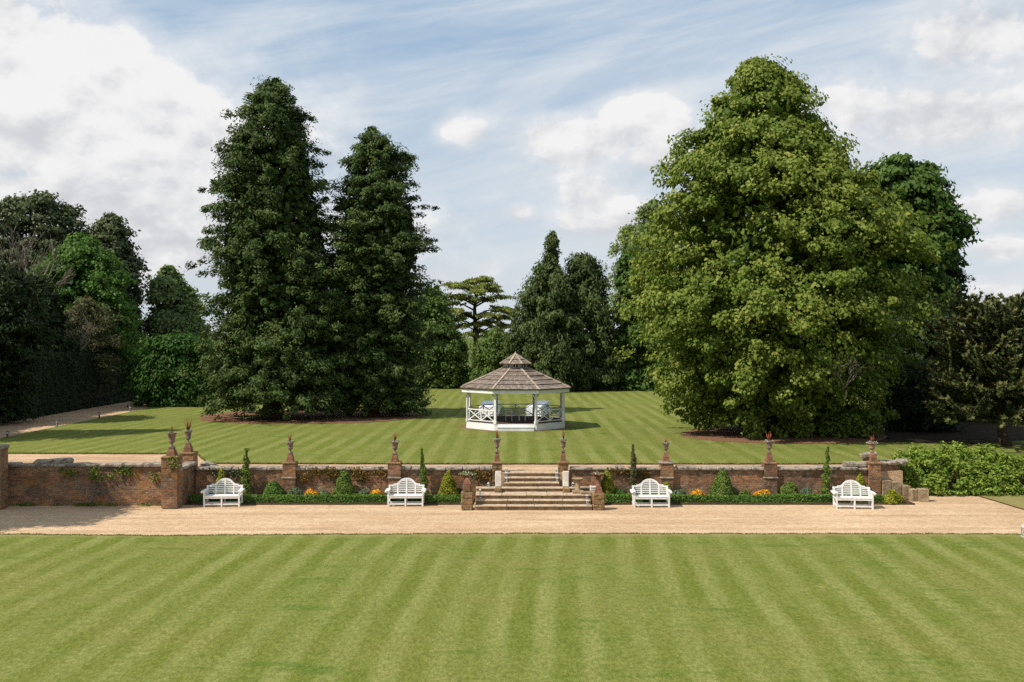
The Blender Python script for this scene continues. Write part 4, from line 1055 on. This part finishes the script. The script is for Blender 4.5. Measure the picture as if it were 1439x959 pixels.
tree('cypress_tree', 'blunt two-topped cypress joined to the one with the tall leader', 815, 105.5,
     [(361, 803, 812), (366, 799, 842), (378, 796, 850), (400, 788, 860), (440, 778, 870), (490, 772, 876), (535, 772, 878), (549, 776, 874)],
     240, 3, 54, (.37, .135), (.55, .5, .62), 'lf_cypress', 'bark', rise=.25, sag=.25, seed=42, lump=.2, droop=1.1, up=.25, fill=2600, group='cypresses behind the gazebo', low=.1)
tree('broadleaf_tree', 'mid green tree filling the gap between the redwoods and the cedar', 617, 110.0,
     [(408, 596, 618), (425, 585, 632), (450, 575, 645), (480, 570, 655), (520, 570, 664), (548, 575, 660)],
     210, 3, 62, (.27, .19), (.8, .7, .45), 'lf_mid', 'bark', seed=51, fill=2500, low=.1)
tree('holly_tree', 'bushy small tree standing between the cedar and the cypress', 695, 107.0,
     [(464, 684, 710), (475, 672, 724), (500, 664, 732), (535, 664, 732), (549, 668, 728)],
     140, 3, 58, (.25, .17), (.65, .6, .45), 'lf_mid', 'bark', seed=52, fill=1800, low=.1, tint_bias=.05)
tree('broadleaf_tree', 'dark green tree in the shade beyond the lime tree, right of the cypress', 888, 106.0,
     [(352, 876, 904), (375, 866, 925), (420, 860, 940), (480, 858, 950), (530, 858, 950), (549, 862, 945)],
     190, 3, 52, (.38, .26), (.9, .8, .5), 'lf_chestnut', 'bark', seed=53, fill=2800, low=.1)
tree('willow_tree', 'pale feathery tree rising behind the lime tree towards the cypress', 912, 118.0,
     [(284, 905, 935), (300, 890, 950), (330, 868, 960), (365, 852, 965), (400, 845, 965), (450, 850, 960)],
     150, 3, 40, (.40, .16), (1.0, .9, .7), 'lf_pale', 'bark_grey', seed=54, fill=900, lump=.25, stray=.15, low=5, shell=.7)
tree('broadleaf_tree', 'dark tree closing the view between the redwoods and the far hedge', 560, 116.0,
     [(420, 540, 590), (460, 520, 610), (548, 520, 612)], 110, 3, 46, (.38, .26), (1, .9, .5), 'lf_chestnut', 'bark', seed=55, fill=2000, low=.1)
# the wood on the drive side
tree('holm_oak', 'big round-topped grey-green holm oak behind the drive', 62, 100.0,
     [(281, 20, 112), (290, -10, 128), (310, -40, 136), (345, -55, 150), (400, -60, 160), (470, -60, 170), (560, -50, 170)],
     300, 3, 46, (.37, .23), (1.0, .85, .5), 'lf_holm', 'bark', rise=.25, sag=.2, seed=61, lump=.2, fill=3600, fillsize=.6, low=1.0)
tree('holm_oak', 'narrower dark holm oak stepping down towards the redwoods', 160, 98.0,
     [(304, 146, 176), (318, 128, 184), (345, 112, 190), (372, 105, 207), (400, 100, 210), (440, 100, 208), (560, 105, 205)],
     210, 3, 46, (.37, .23), (.95, .8, .45), 'lf_holm', 'bark', rise=.25, sag=.2, seed=62, lump=.22, fill=2800, fillsize=.6, low=1.0)
tree('broadleaf_tree', 'bright green broad-leaved tree in front of the dark holm oaks', 122, 87.0,
     [(330, 100, 118), (342, 88, 138), (360, 74, 160), (385, 60, 182), (410, 54, 195), (440, 60, 200), (480, 70, 200), (560, 80, 190)],
     260, 3, 52, (.25, .19), (.85, .7, .38), 'lf_bright', 'bark', rise=.3, sag=.3, seed=63, lump=.22, fill=2600, low=1.5, stray=.1)
tree('broadleaf_tree', 'light olive-green tree with an open side towards the redwoods', 238, 102.0,
     [(378, 222, 246), (390, 212, 262), (410, 204, 276), (440, 200, 290), (475, 200, 300), (540, 205, 305)],
     170, 3, 46, (.36, .24), (1.0, .85, .5), 'lf_pale', 'bark', seed=64, fill=1300, lump=.24, low=.5, stray=.12, tint_bias=-.1)
tree('laurel_hedge', 'tall bright green hedge standing at the far end of the drive', 245, 82.0,
     [(478, 212, 290), (482, 196, 302), (500, 192, 308), (540, 190, 310), (574, 190, 310)],
     200, 3, 54, (.30, .16), (.8, .75, .4), 'lf_laurelhedge', 'bark', seed=65, fill=3000, lump=.08, low=.1, depth=.55, cat='hedge', rise=.1, sag=.3)
tree('scrub_tree', 'olive-brown twiggy tree leaning over the drive', 118, 82.0,
     [(420, 105, 138), (435, 82, 160), (455, 64, 176), (480, 60, 180), (505, 68, 170), (540, 80, 160)],
     80, 3, 30, (.26, .10), (.8, .7, .4), 'lf_scrub', 'bark_grey', seed=66, fill=250, lump=.3, low=2.0, stray=.2, shell=.7)
tree('yew_tree', 'black-green yew overhanging the near end of the drive', -8, 66.0,
     [(378, -40, 30), (400, -75, 58), (440, -90, 72), (500, -95, 70), (560, -90, 55), (590, -85, 40)],
     210, 3, 52, (.30, .10), (.8, .65, .4), 'lf_yew', 'bark', seed=67, fill=3500, low=.3)
tree('yew_tree', 'dark yew in the shade behind the twiggy scrub tree', 120, 89.0,
     [(398, 105, 140), (430, 85, 165), (470, 68, 192), (520, 58, 208), (572, 58, 208)], 190, 3, 50, (.30, .10), (.8, .7, .4), 'lf_yew', 'bark', seed=68, fill=3200, low=.1, lump=.1)
tree('yew_tree', 'dark yew under the holm oak beside the drive', 48, 76.0,
     [(392, 34, 72), (425, 5, 98), (500, -5, 108), (570, -5, 104)], 150, 3, 50, (.30, .10), (.8, .7, .4), 'lf_yew', 'bark', seed=69, fill=2600, low=.1, lump=.1)
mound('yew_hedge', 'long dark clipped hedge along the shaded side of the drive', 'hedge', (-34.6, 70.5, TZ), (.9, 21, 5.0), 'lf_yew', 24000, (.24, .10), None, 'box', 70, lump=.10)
tree('yew_tree', 'tall yew over the drive just beyond the tall red pier', -122, 55.0,
     [(210, -140, -104), (300, -190, -62), (400, -220, -36), (500, -220, -34), (600, -205, -45)], 130, 3, 44, (.30, .12), (.9, .8, .5), 'lf_yew', 'bark', seed=73, fill=2500, low=.5)
tree('yew_tree', 'dark yew massed behind the monkey puzzle', 1392, 68.0,
     [(452, 1370, 1420), (475, 1345, 1450), (520, 1335, 1470), (570, 1335, 1470), (588, 1340, 1460)], 170, 3, 50, (.28, .10), (.7, .6, .35), 'lf_yew', 'bark', seed=75, fill=3500, low=.2)
tree('yew_tree', 'low dark yew thicket under the lime beside the monkey puzzle', 1288, 61.0,
     [(515, 1265, 1310), (530, 1240, 1340), (560, 1228, 1352), (590, 1228, 1350), (603, 1235, 1340)], 150, 3, 50, (.26, .09), (.6, .5, .3), 'lf_yew', 'bark', seed=74, fill=2600, fillsize=.6, low=.1)
# a tree standing beside the taller wall, outside the picture: its shade falls on the gravel
tree('beech_tree', 'dark beech beside the tall red pier casting shade on the gravel', -345, 35.5,
     [(210, -380, -320), (260, -460, -240), (330, -510, -200), (400, -510, -200), (450, -450, -260)], 130, 3, 44, (.30, .22), (.9, .8, .5), 'lf_mid', 'bark', gz=0.0, seed=71, fill=2000, low=3.0)
tree('broadleaf_tree', 'dark trees closing the view beyond the monkey puzzle', 1440, 92.0,
     [(424, 1425, 1470), (445, 1400, 1490), (500, 1385, 1500), (560, 1380, 1500)], 120, 3, 46, (.36, .24), (1, .9, .5), 'lf_mid', 'bark', seed=72, fill=2200, low=.3)

def bare_tree(name, label, px, Y, gz, zfork, h, spread, seed, levels=5, r0=.12, mat='bark_grey', parent=None, off=(0, 0, 0), pname='branches'):
    rg = random.Random(seed); root = parent or empty(name, (px2x(px, Y), Y, gz))
    if not parent: tag(root, label, 'tree')
    mb = MB()
    def grow(p, d, L, r, lv):
        pts = [p]; q = p
        for i in range(3):
            d = (d + Vector((rg.uniform(-.16, .16), rg.uniform(-.16, .16), rg.uniform(-.05, .14)))).normalized(); q = q + d * L / 3; pts.append(q)
        mb.tube(pts, [r, r * .85, r * .72, r * .6], 5 if r > .03 else 3)
        if lv == 0: return
        for k in range(rg.choice((2, 3))):
            a = rg.uniform(.25, .75) * spread; t = rg.uniform(0, 6.283)
            u = d.cross(Vector((0, 0, 1))); u = u.normalized() if u.length > .05 else Vector((1, 0, 0)); w = d.cross(u)
            grow(pts[rg.choice((2, 3))], (d * math.cos(a) + (u * math.cos(t) + w * math.sin(t)) * math.sin(a)).normalized(), L * rg.uniform(.62, .85), r * .6, lv - 1)
    grow(Vector((0, 0, -.1)) + Vector(off), Vector((.02, 0, 1)), zfork, r0, 0)
    for k in range(5):
        t = rg.uniform(0, 6.283); grow(Vector((0, 0, zfork * .97)) + Vector(off), Vector((math.cos(t) * .55, math.sin(t) * .4, .9)).normalized(), h * .34, r0 * .7, levels - 1)
    mb.build(pname, M[mat], root)
    return root
bare_tree('bare_tree', 'leafless grey-branched tree rising in front of the holm oak', 34, 80.5, TZ, 6.6, 8.2, .62, 3, 5, .16)
bare_tree('bare_tree', 'leafless pale forked tree leaning out of the twiggy scrub', 101, 77.6, TZ, 3.7, 4.6, 1.15, 8, 5, .11)
# dead branch caught in the lime's skirt
lime = bpy.data.objects['lime_tree']
bare_tree('', '', 0, 0, 0, .5, 2.3, 1.25, 15, 4, .04, parent=lime, off=(px2x(1188, 51.6) - lime.location.x, -6.9, 2.6), pname='dead_branch')

# cedar: level plates of foliage on a dark trunk
def cedar():
    Y = 126.0; s = 1 / 4.793
    X0 = px2x(668, Y); root = empty('cedar_tree', (X0, Y, TZ)); tag(root, 'yellow-green cedar with flat tiers showing above the far trees', 'tree')
    rng = np.random.default_rng(9)
    pads = [(395, 350, 55), (345, 365, 50), (440, 352, 30), (220, 392, 50), (280, 402, 40), (370, 400, 50), (390, 438, 50), (475, 398, 60), (500, 420, 40), (200, 468, 60), (280, 470, 60), (350, 488, 45), (455, 480, 60), (560, 470, 55), (210, 505, 60),
            (190, 560, 55), (250, 565, 50), (300, 585, 50), (520, 545, 60), (600, 555, 55), (460, 590, 55), (560, 605, 60), (630, 590, 40), (380, 650, 70), (300, 660, 55), (470, 640, 60), (250, 620, 50), (560, 660, 60), (410, 700, 80), (330, 720, 70)]
    Cc = []; Oo = []; mb = MB(); h0 = py2z(320 + 345 * s, Y) - TZ
    mb.tube([(0, 0, -.1), (.1, 0, h0 * .4), (-.1, 0, h0 * .7), (.2, 0, h0 * .97)], [.55, .36, .24, .06], 8)
    for (u, v, w) in pads:
        x = px2x(590 + u * s, Y) - X0; z = py2z(320 + v * s, Y) - TZ; y = rng.uniform(-3.5, 3.5); n = 16
        c = np.stack([x + rng.normal(0, w * s * Y / F * .62, n), y + rng.normal(0, 1.2, n), z + rng.normal(0, .10, n)], 1)
        c[:, 2] -= .10 * np.abs(c[:, 0] - x) ** 1.4 * .6
        Cc.append(c); o = c.copy(); o[:, 2] = -.35 * np.maximum(np.hypot(o[:, 0], o[:, 1]), .5); Oo.append(o)
        mb.tube([(0, 0, max(z - abs(x) * .25 - .3, 1)), (x * .5, y * .5, z - .25), (x, y, z - .12)], [.13, .08, .03], 4)
    Cc = np.concatenate(Cc); Oo = np.concatenate(Oo)
    P, A, N, L, W, t = clumps(rng, Cc + np.array([X0, Y, TZ]), Oo, 44, (.75, .5, .15), (.36, .13), .35, .9, .4)
    leaf_obj('crown', P, A, N, L, W, t, M['lf_cedar'], root, (X0, Y, TZ)); mb.build('trunk', M['bark'], root)
cedar()

# monkey puzzle: snaking scaly branches
def monkey_puzzle():
    Y = 52.0; X = px2x(1407, Y); z0 = TZ; root = empty('monkey_puzzle', (X, Y, z0)); tag(root, 'spiky monkey puzzle tree with snaking branches behind the laurel bush', 'tree')
    rg = random.Random(5); rng = np.random.default_rng(5); top = py2z(436, Y) - z0
    mb = MB(); mb.tube([(.25, -.2, -.2), (.05, 0, .8), (0, 0, 3), (.05, 0, top * .95)], [.34, .24, .2, .06], 9)
    PP, AA, NN, TT = [], [], [], []
    def branch(p, d, L, lv, curl):
        q = Vector(p); pts = [q.copy()]
        n = 7
        for i in range(n):
            d = (d + Vector((rg.uniform(-.18, .18), rg.uniform(-.18, .18), curl * (i / n - .25)))).normalized(); q = q + d * (L / n); pts.append(q.copy())
        mb.tube(pts, [.035] * n + [.012], 4)
        m_ = int(36 * L)
        t = np.sort(rng.random(m_)) * n * .999; i = t.astype(int); f = (t - i)[:, None]; ar = np.array([list(v) for v in pts])
        c = ar[i] * (1 - f) + ar[i + 1] * f; ax = unit(ar[i + 1] - ar[i]); rad = unit(np.cross(ax, rng.normal(size=(m_, 3))))
        PP.append(c + rad * .07); AA.append(rad * .8 + ax * .7); NN.append(ax - rad * .5); TT.append(np.clip(rng.random(m_) * .6 + .5 * (t / n) ** 3, 0, 1))
        if lv:
            for k in range(rg.choice((3, 4))):
                s = rg.randint(2, n - 1); u = Vector((rg.uniform(-1, 1), rg.uniform(-1, 1), rg.uniform(-.3, .6))).normalized()
                branch(pts[s], (d * .6 + u * .8).normalized(), L * rg.uniform(.35, .6), lv - 1, curl * .7)
    for k in range(185):
        h = rg.uniform(.22, .98) ** .8 * top; th = rg.uniform(0, 6.283); r = 3.4 * (1 - max(0, (h / top - .55) / .47) ** 2) ** .5 + .4 if h / top < 1 else .4
        up_ = (h / top - .45) * 1.5
        branch((0, 0, h * .93), Vector((math.cos(th), math.sin(th), up_)).normalized(), max(r * rg.uniform(.70, 1.05), .6), 1, .35 if h < top * .5 else .5)
    P, A, N, T = np.concatenate(PP), np.concatenate(AA), np.concatenate(NN), np.concatenate(TT)
    leaf_obj('crown', P, A, N, .30, .13, T, M['lf_puzzle'], root); mb.build('trunk', M['bark'], root)
monkey_puzzle()

# ------------------------------------------------------------------ shrubs and bed planting
def blob_shrub(name, label, cat, blobs, per_m2, per, leaf, ax, mat, seed, gz=0.0, red=None):
    rng = np.random.default_rng(seed); c0 = np.array(blobs[0][:2]); root = empty(name, (c0[0], c0[1], gz)); tag(root, label, cat)
    Cs, Os = [], []
    for (x, y, rx, ry, h, zb) in blobs:
        n = int(per_m2 * (rx + ry) * h * 3.2); d = unit(rng.normal(size=(n, 3))); d[:, 2] = np.abs(d[:, 2]) * 1.0
        k = rng.uniform(.82, 1.0, (n, 1)); p = d * k * np.array([rx, ry, h]) + np.array([x, y, zb])
        ins = np.zeros(n, bool)
        for (x2, y2, a2, b2, h2, z2) in blobs:
            if (x2, y2) != (x, y): ins |= ((p[:, 0] - x2) / a2) ** 2 + ((p[:, 1] - y2) / b2) ** 2 + ((p[:, 2] - z2) / h2) ** 2 < .6
        Cs.append(p[~ins]); Os.append(d[~ins])
    C, O = np.concatenate(Cs), np.concatenate(Os)
    P, A, N, L, W, t = clumps(rng, C, O, per, ax, leaf, .35, .7, .5)
    g2 = P[:, 2] > gz + .03
    leaf_obj('foliage', P[g2], A[g2], N[g2], L[g2], W[g2], t[g2], M[mat], root, (c0[0], c0[1], gz))
    mb = MB()
    for (x, y, rx, ry, h, zb) in blobs:
        for k in range(5): mb.tube([(x - c0[0] + rng.normal(0, .1), y - c0[1], zb - gz - .1), (x - c0[0] + rng.normal(0, rx * .5), y - c0[1] + rng.normal(0, ry * .5), h * .8 + zb - gz)], [.04, .01], 4)
    mb.build('stems_or_core', M['bark'], root)
    return root
Lz = -.03
blob_shrub('laurel_bush', 'large spreading glossy green laurel bush at the end of the gravel', 'bush',
           [(18.4, 45.0, 1.5, 1.9, 1.95, Lz), (17.5, 44.3, .85, 1.0, 1.45, Lz), (20.0, 45.2, 1.7, 2.0, 2.05, Lz), (21.6, 45.0, 1.6, 1.9, 1.95, Lz), (23.2, 44.9, 1.5, 1.8, 1.5, Lz), (24.6, 44.9, 1.4, 1.6, 1.15, Lz), (19.2, 44.2, 1.2, 1.2, 1.4, Lz), (21.0, 44.0, 1.3, 1.1, 1.3, Lz), (22.7, 44.0, 1.2, 1.0, 1.15, Lz)],
           12, 24, (.155, .075), (.24, .22, .17), 'lf_laurel', 81)
hl = [('low clipped box hedge edging the bed between the double piers and the steps', -13.35, -2.12), ('low clipped box hedge edging the bed between the steps and the curved end wall', 3.90, 15.4)]
for i, (lab, a, b) in enumerate(hl):
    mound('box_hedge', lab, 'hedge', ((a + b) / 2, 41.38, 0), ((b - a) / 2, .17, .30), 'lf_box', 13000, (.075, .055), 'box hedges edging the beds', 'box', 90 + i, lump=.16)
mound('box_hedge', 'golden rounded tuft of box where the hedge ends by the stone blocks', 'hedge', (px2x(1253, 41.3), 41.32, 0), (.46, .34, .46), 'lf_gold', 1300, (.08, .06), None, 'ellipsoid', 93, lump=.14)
YB = 41.92
for p, r_, h, mat, lab in [(311.5, .32, 1.34, 'lf_gold', 'yellow-green clipped cone behind the bench near the double piers'), (484, .46, 1.33, 'lf_green', 'broad dark green clipped cone between two orange flower clumps'),
                           (630, .42, 1.27, 'lf_gold', 'yellow-green clipped cone beside the planter dish with white flowers'), (853.5, .34, 1.40, 'lf_gold', 'golden slim clipped cone beside the red planter dish'),
                           (1015, .50, 1.36, 'lf_green', 'broad light green clipped cone on the birdbath side of the wall'), (1208.5, .32, 1.16, 'lf_gold', 'small golden cone behind the bench by the red pier')]:
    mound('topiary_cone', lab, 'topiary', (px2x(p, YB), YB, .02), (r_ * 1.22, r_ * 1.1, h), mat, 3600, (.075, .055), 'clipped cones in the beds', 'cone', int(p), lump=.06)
for p, r_, h, mat, lab in [(384, .43, .76, 'lf_box', 'dark green clipped dome below the mossy urn pier'), (1109, .39, .74, 'lf_green', 'green clipped dome beside the red-cornered urn pier'), (936, .30, .74, 'lf_gold', 'golden ball shrub below the pier with the pale squared cap')]:
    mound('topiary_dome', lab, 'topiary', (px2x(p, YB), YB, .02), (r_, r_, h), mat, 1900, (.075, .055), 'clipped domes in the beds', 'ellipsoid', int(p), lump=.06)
for p, r_, h, mat, tl, lab in [(346.5, .15, 2.14, 'lf_green', 0, 'straight slim cypress next to the bench near the double piers'), (597, .12, 2.16, 'lf_green', -3.5, 'thin ragged cypress leaning beside a bench before the steps'),
                               (892.5, .12, 2.32, 'lf_scrub', -2.5, 'thin bronze-tipped cypress behind the bench beside the pyramid pedestal'), (1159, .12, 2.22, 'lf_green', 3.5, 'thin cypress leaning towards the red pier')]:
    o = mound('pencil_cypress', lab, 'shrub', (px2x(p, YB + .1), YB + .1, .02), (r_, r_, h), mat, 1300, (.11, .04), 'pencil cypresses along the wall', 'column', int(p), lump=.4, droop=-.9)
    o.rotation_euler.y = R(tl)
for p, w, lab in [(437, .36, 'orange flower clump nearest the mossy urn pier'), (529, .36, 'orange flower clump beside the bench with the leaning cypress'), (980, .36, 'orange flower clump between the golden ball and the light green cone'), (1072, .42, 'orange flower clump at the foot of the red-cornered pier')]:
    o = mound('orange_flowers', lab, 'flowers', (px2x(p, 41.8), 41.80, .02), (w, .24, .44), 'fl_orange', 520, (.065, .06), 'orange flower clumps in the beds', 'ellipsoid', int(p), lump=.1, core=False)
    rng = np.random.default_rng(int(p)); n = 240
    d = unit(rng.normal(size=(n, 3))); d[:, 2] = np.abs(d[:, 2]); P = d * np.array([w * .95, .23, .36]) * rng.uniform(.6, 1.12, (n, 1))
    leaf_obj('leaves', P, rng.normal(size=(n, 3)), d + rng.normal(0, .4, (n, 3)), .09, .04, rng.random(n), M['lf_green'], o)
for p, w, h, mat, lab in [(414, .32, .50, 'lf_silver', 'grey-green leafy plant at the foot of the mossy urn pier'), (456, .30, .42, 'lf_silver', 'pale leafy plant between an orange clump and the broad dark cone'), (512, .22, .48, 'lf_silver', 'small pale-flowered plant just before the orange clump by the bench'),
                          (870, .30, .50, 'lf_bright', 'feathery bright green plant beside the golden slim cone'), (954, .34, .46, 'lf_silver', 'low pale plant between the golden ball and an orange clump'), (1046, .26, .40, 'lf_green', 'low green plant between the light green cone and the last orange clump'), (1133, .34, .52, 'lf_silver', 'blue-green tufted plant between the green dome and the leaning cypress')]:
    mound('bedding_plant', lab, 'plant', (px2x(p, 41.85), 41.85, .02), (w, .22, h), mat, 420, (.13, .045), None, 'ellipsoid', int(p), lump=.18, droop=-.6, core=False)

def creeper(label, u0, u1, z0, z1, n, mat, seed, yf=YW, leaf=.09, hang=0.0, size=.10):
    """leaves growing flat on the wall face"""
    rng = np.random.default_rng(seed); root = empty('wall_creeper', ((u0 + u1) / 2, yf - .03, z0)); tag(root, label, 'creeper')
    k = max(4, int((u1 - u0) * 3)); cxs = rng.uniform(u0, u1, k); czs = z1 - (z1 - z0) * rng.random(k) ** 1.6 * .8; i = rng.integers(0, k, n)
    P = np.stack([cxs[i] + rng.normal(0, .16, n), np.full(n, yf - .03) - np.abs(rng.normal(0, .05, n)), np.clip(czs[i] + rng.normal(0, .10, n), z0, z1 + .14)], 1)
    N = np.stack([rng.normal(0, .5, n), -np.ones(n), rng.normal(.3, .5, n)], 1); A = rng.normal(size=(n, 3)) + np.array([0, 0, -.8])
    leaf_obj('leaves', P, A, N, size * rng.uniform(.6, 1.3, n), size * .7, rng.random(n), M[mat], root, tuple(root.location))
    mb = MB(); lo = root.location
    for j in range(k): mb.tube([(cxs[j] - lo.x + rng.normal(0, .1), .005, czs[j] - .35 - lo.z), (cxs[j] - lo.x, -.01, czs[j] - lo.z)], [.008, .004], 3)
    mb.build('stems_or_core', M['bark'], root)
X_ = lambda p: px2x(p, YW)
creeper('rusty orange creeper on the wall between the mossy pier and the broad cone', X_(421), X_(470), .75, 1.22, 620, 'fl_creeper', 1)
creeper('olive-orange creeper between the broad cone and the pier behind the bench', X_(495), X_(545), .65, 1.22, 560, 'fl_creeper', 2)
creeper('thin ivy on the wall between the straight slim cypress and the double piers', X_(300), X_(340), .8, 1.2, 220, 'lf_holm', 3)
creeper('brown creeper on the wall behind the bronze-tipped cypress', X_(862), X_(905), .85, 1.22, 340, 'fl_creeper', 4)
creeper('sparse brown twining creeper on the wall beside the step pier', X_(662), X_(690), .5, 1.1, 160, 'fl_creeper', 5)
creeper('green ferns growing from the joints of the taller bare wall', px2x(85, 40.8), px2x(222, 40.8), 1.0, 1.45, 300, 'lf_green', 6, 40.80, size=.11)
creeper('tuft of ivy hanging from the cap of the broad forward pier', px2x(236, 40), px2x(246, 40), 1.65, 1.95, 90, 'lf_green', 7, 40.03, size=.09)
# dead bush and weeds at the foot of the taller wall
o = bare_tree('dead_bush', '', 126, 40.45, -.03, .14, 1.25, 1.5, 22, 5, .055, 'bark_grey'); o['label'] = 'bare pinkish-grey dead bush against the taller brick wall'; o['category'] = 'bush'
rng = np.random.default_rng(77); n = 1500
P = np.stack([rng.uniform(-20.5, -14.2, n), 40.74 - np.abs(rng.normal(0, .09, n)), rng.uniform(-.01, .10, n)], 1); kp = (np.sin(P[:, 0] * 2.1) + np.sin(P[:, 0] * 5.3) + rng.normal(0, .5, n)) > .3; P = P[kp]; n = len(P)
o = leaf_obj('weeds', P, rng.normal(size=(n, 3)) + np.array([0, 0, 1.5]), rng.normal(size=(n, 3)), .09, .04, rng.random(n), M['lf_green']); tag(o, 'weeds along the foot of the taller wall', 'weeds', None, 'stuff')

# ragged blades along the cut edges of the lawns
def fringe(label, pts, z, n, seed, mat):
    rng = np.random.default_rng(seed); P = []
    seg = [(a, b, math.dist(a, b)) for a, b in zip(pts, pts[1:])]; tot = sum(q[2] for q in seg)
    for a, b, L in seg:
        m_ = int(n * L / tot); t = rng.random((m_, 1)); P.append(np.array(a) * (1 - t) + np.array(b) * t)
    P = np.concatenate(P); m_ = len(P)
    off = rng.normal(0, .035, m_) + .05 * np.sin(P[:, 0] * 2.7) * np.sin(P[:, 0] * .9 + 1) + .03 * np.sin(P[:, 0] * 9.1)
    P = np.stack([P[:, 0], P[:, 1] + off, z + rng.uniform(-.02, .02, m_)], 1)
    o = leaf_obj('grass_fringe', P, rng.normal(size=(m_, 3)) * np.array([1, 1, .5]) + np.array([0, .2, .7]), rng.normal(size=(m_, 3)) + np.array([0, -.6, .6]), .085, .028, rng.random(m_), mat)
    tag(o, label, 'grass', None, 'stuff')
M['lf_grass'] = leaf_mat('leaf_grass', (.09, .11, .02), (.15, .17, .035), (.27, .24, .08), .2, .6)
fringe('ragged grass blades along the gravel edge of the lower lawn', [(-20, 34.70), (-17, 34.66), (-12, 34.42), (-8, 34.62), (0, 34.80), (17.0, 34.72), (21.2, 34.2)], .02, 9000, 1, M['lf_grass'])
fringe('ragged grass blades along the front edge of the terrace lawn', [(-28.7, 48.8), (-15.4, 48.6), (-13.7, 44.9), (0, 44.72), (16.9, 44.75)], TZ + .05, 6000, 2, M['lf_grass'])
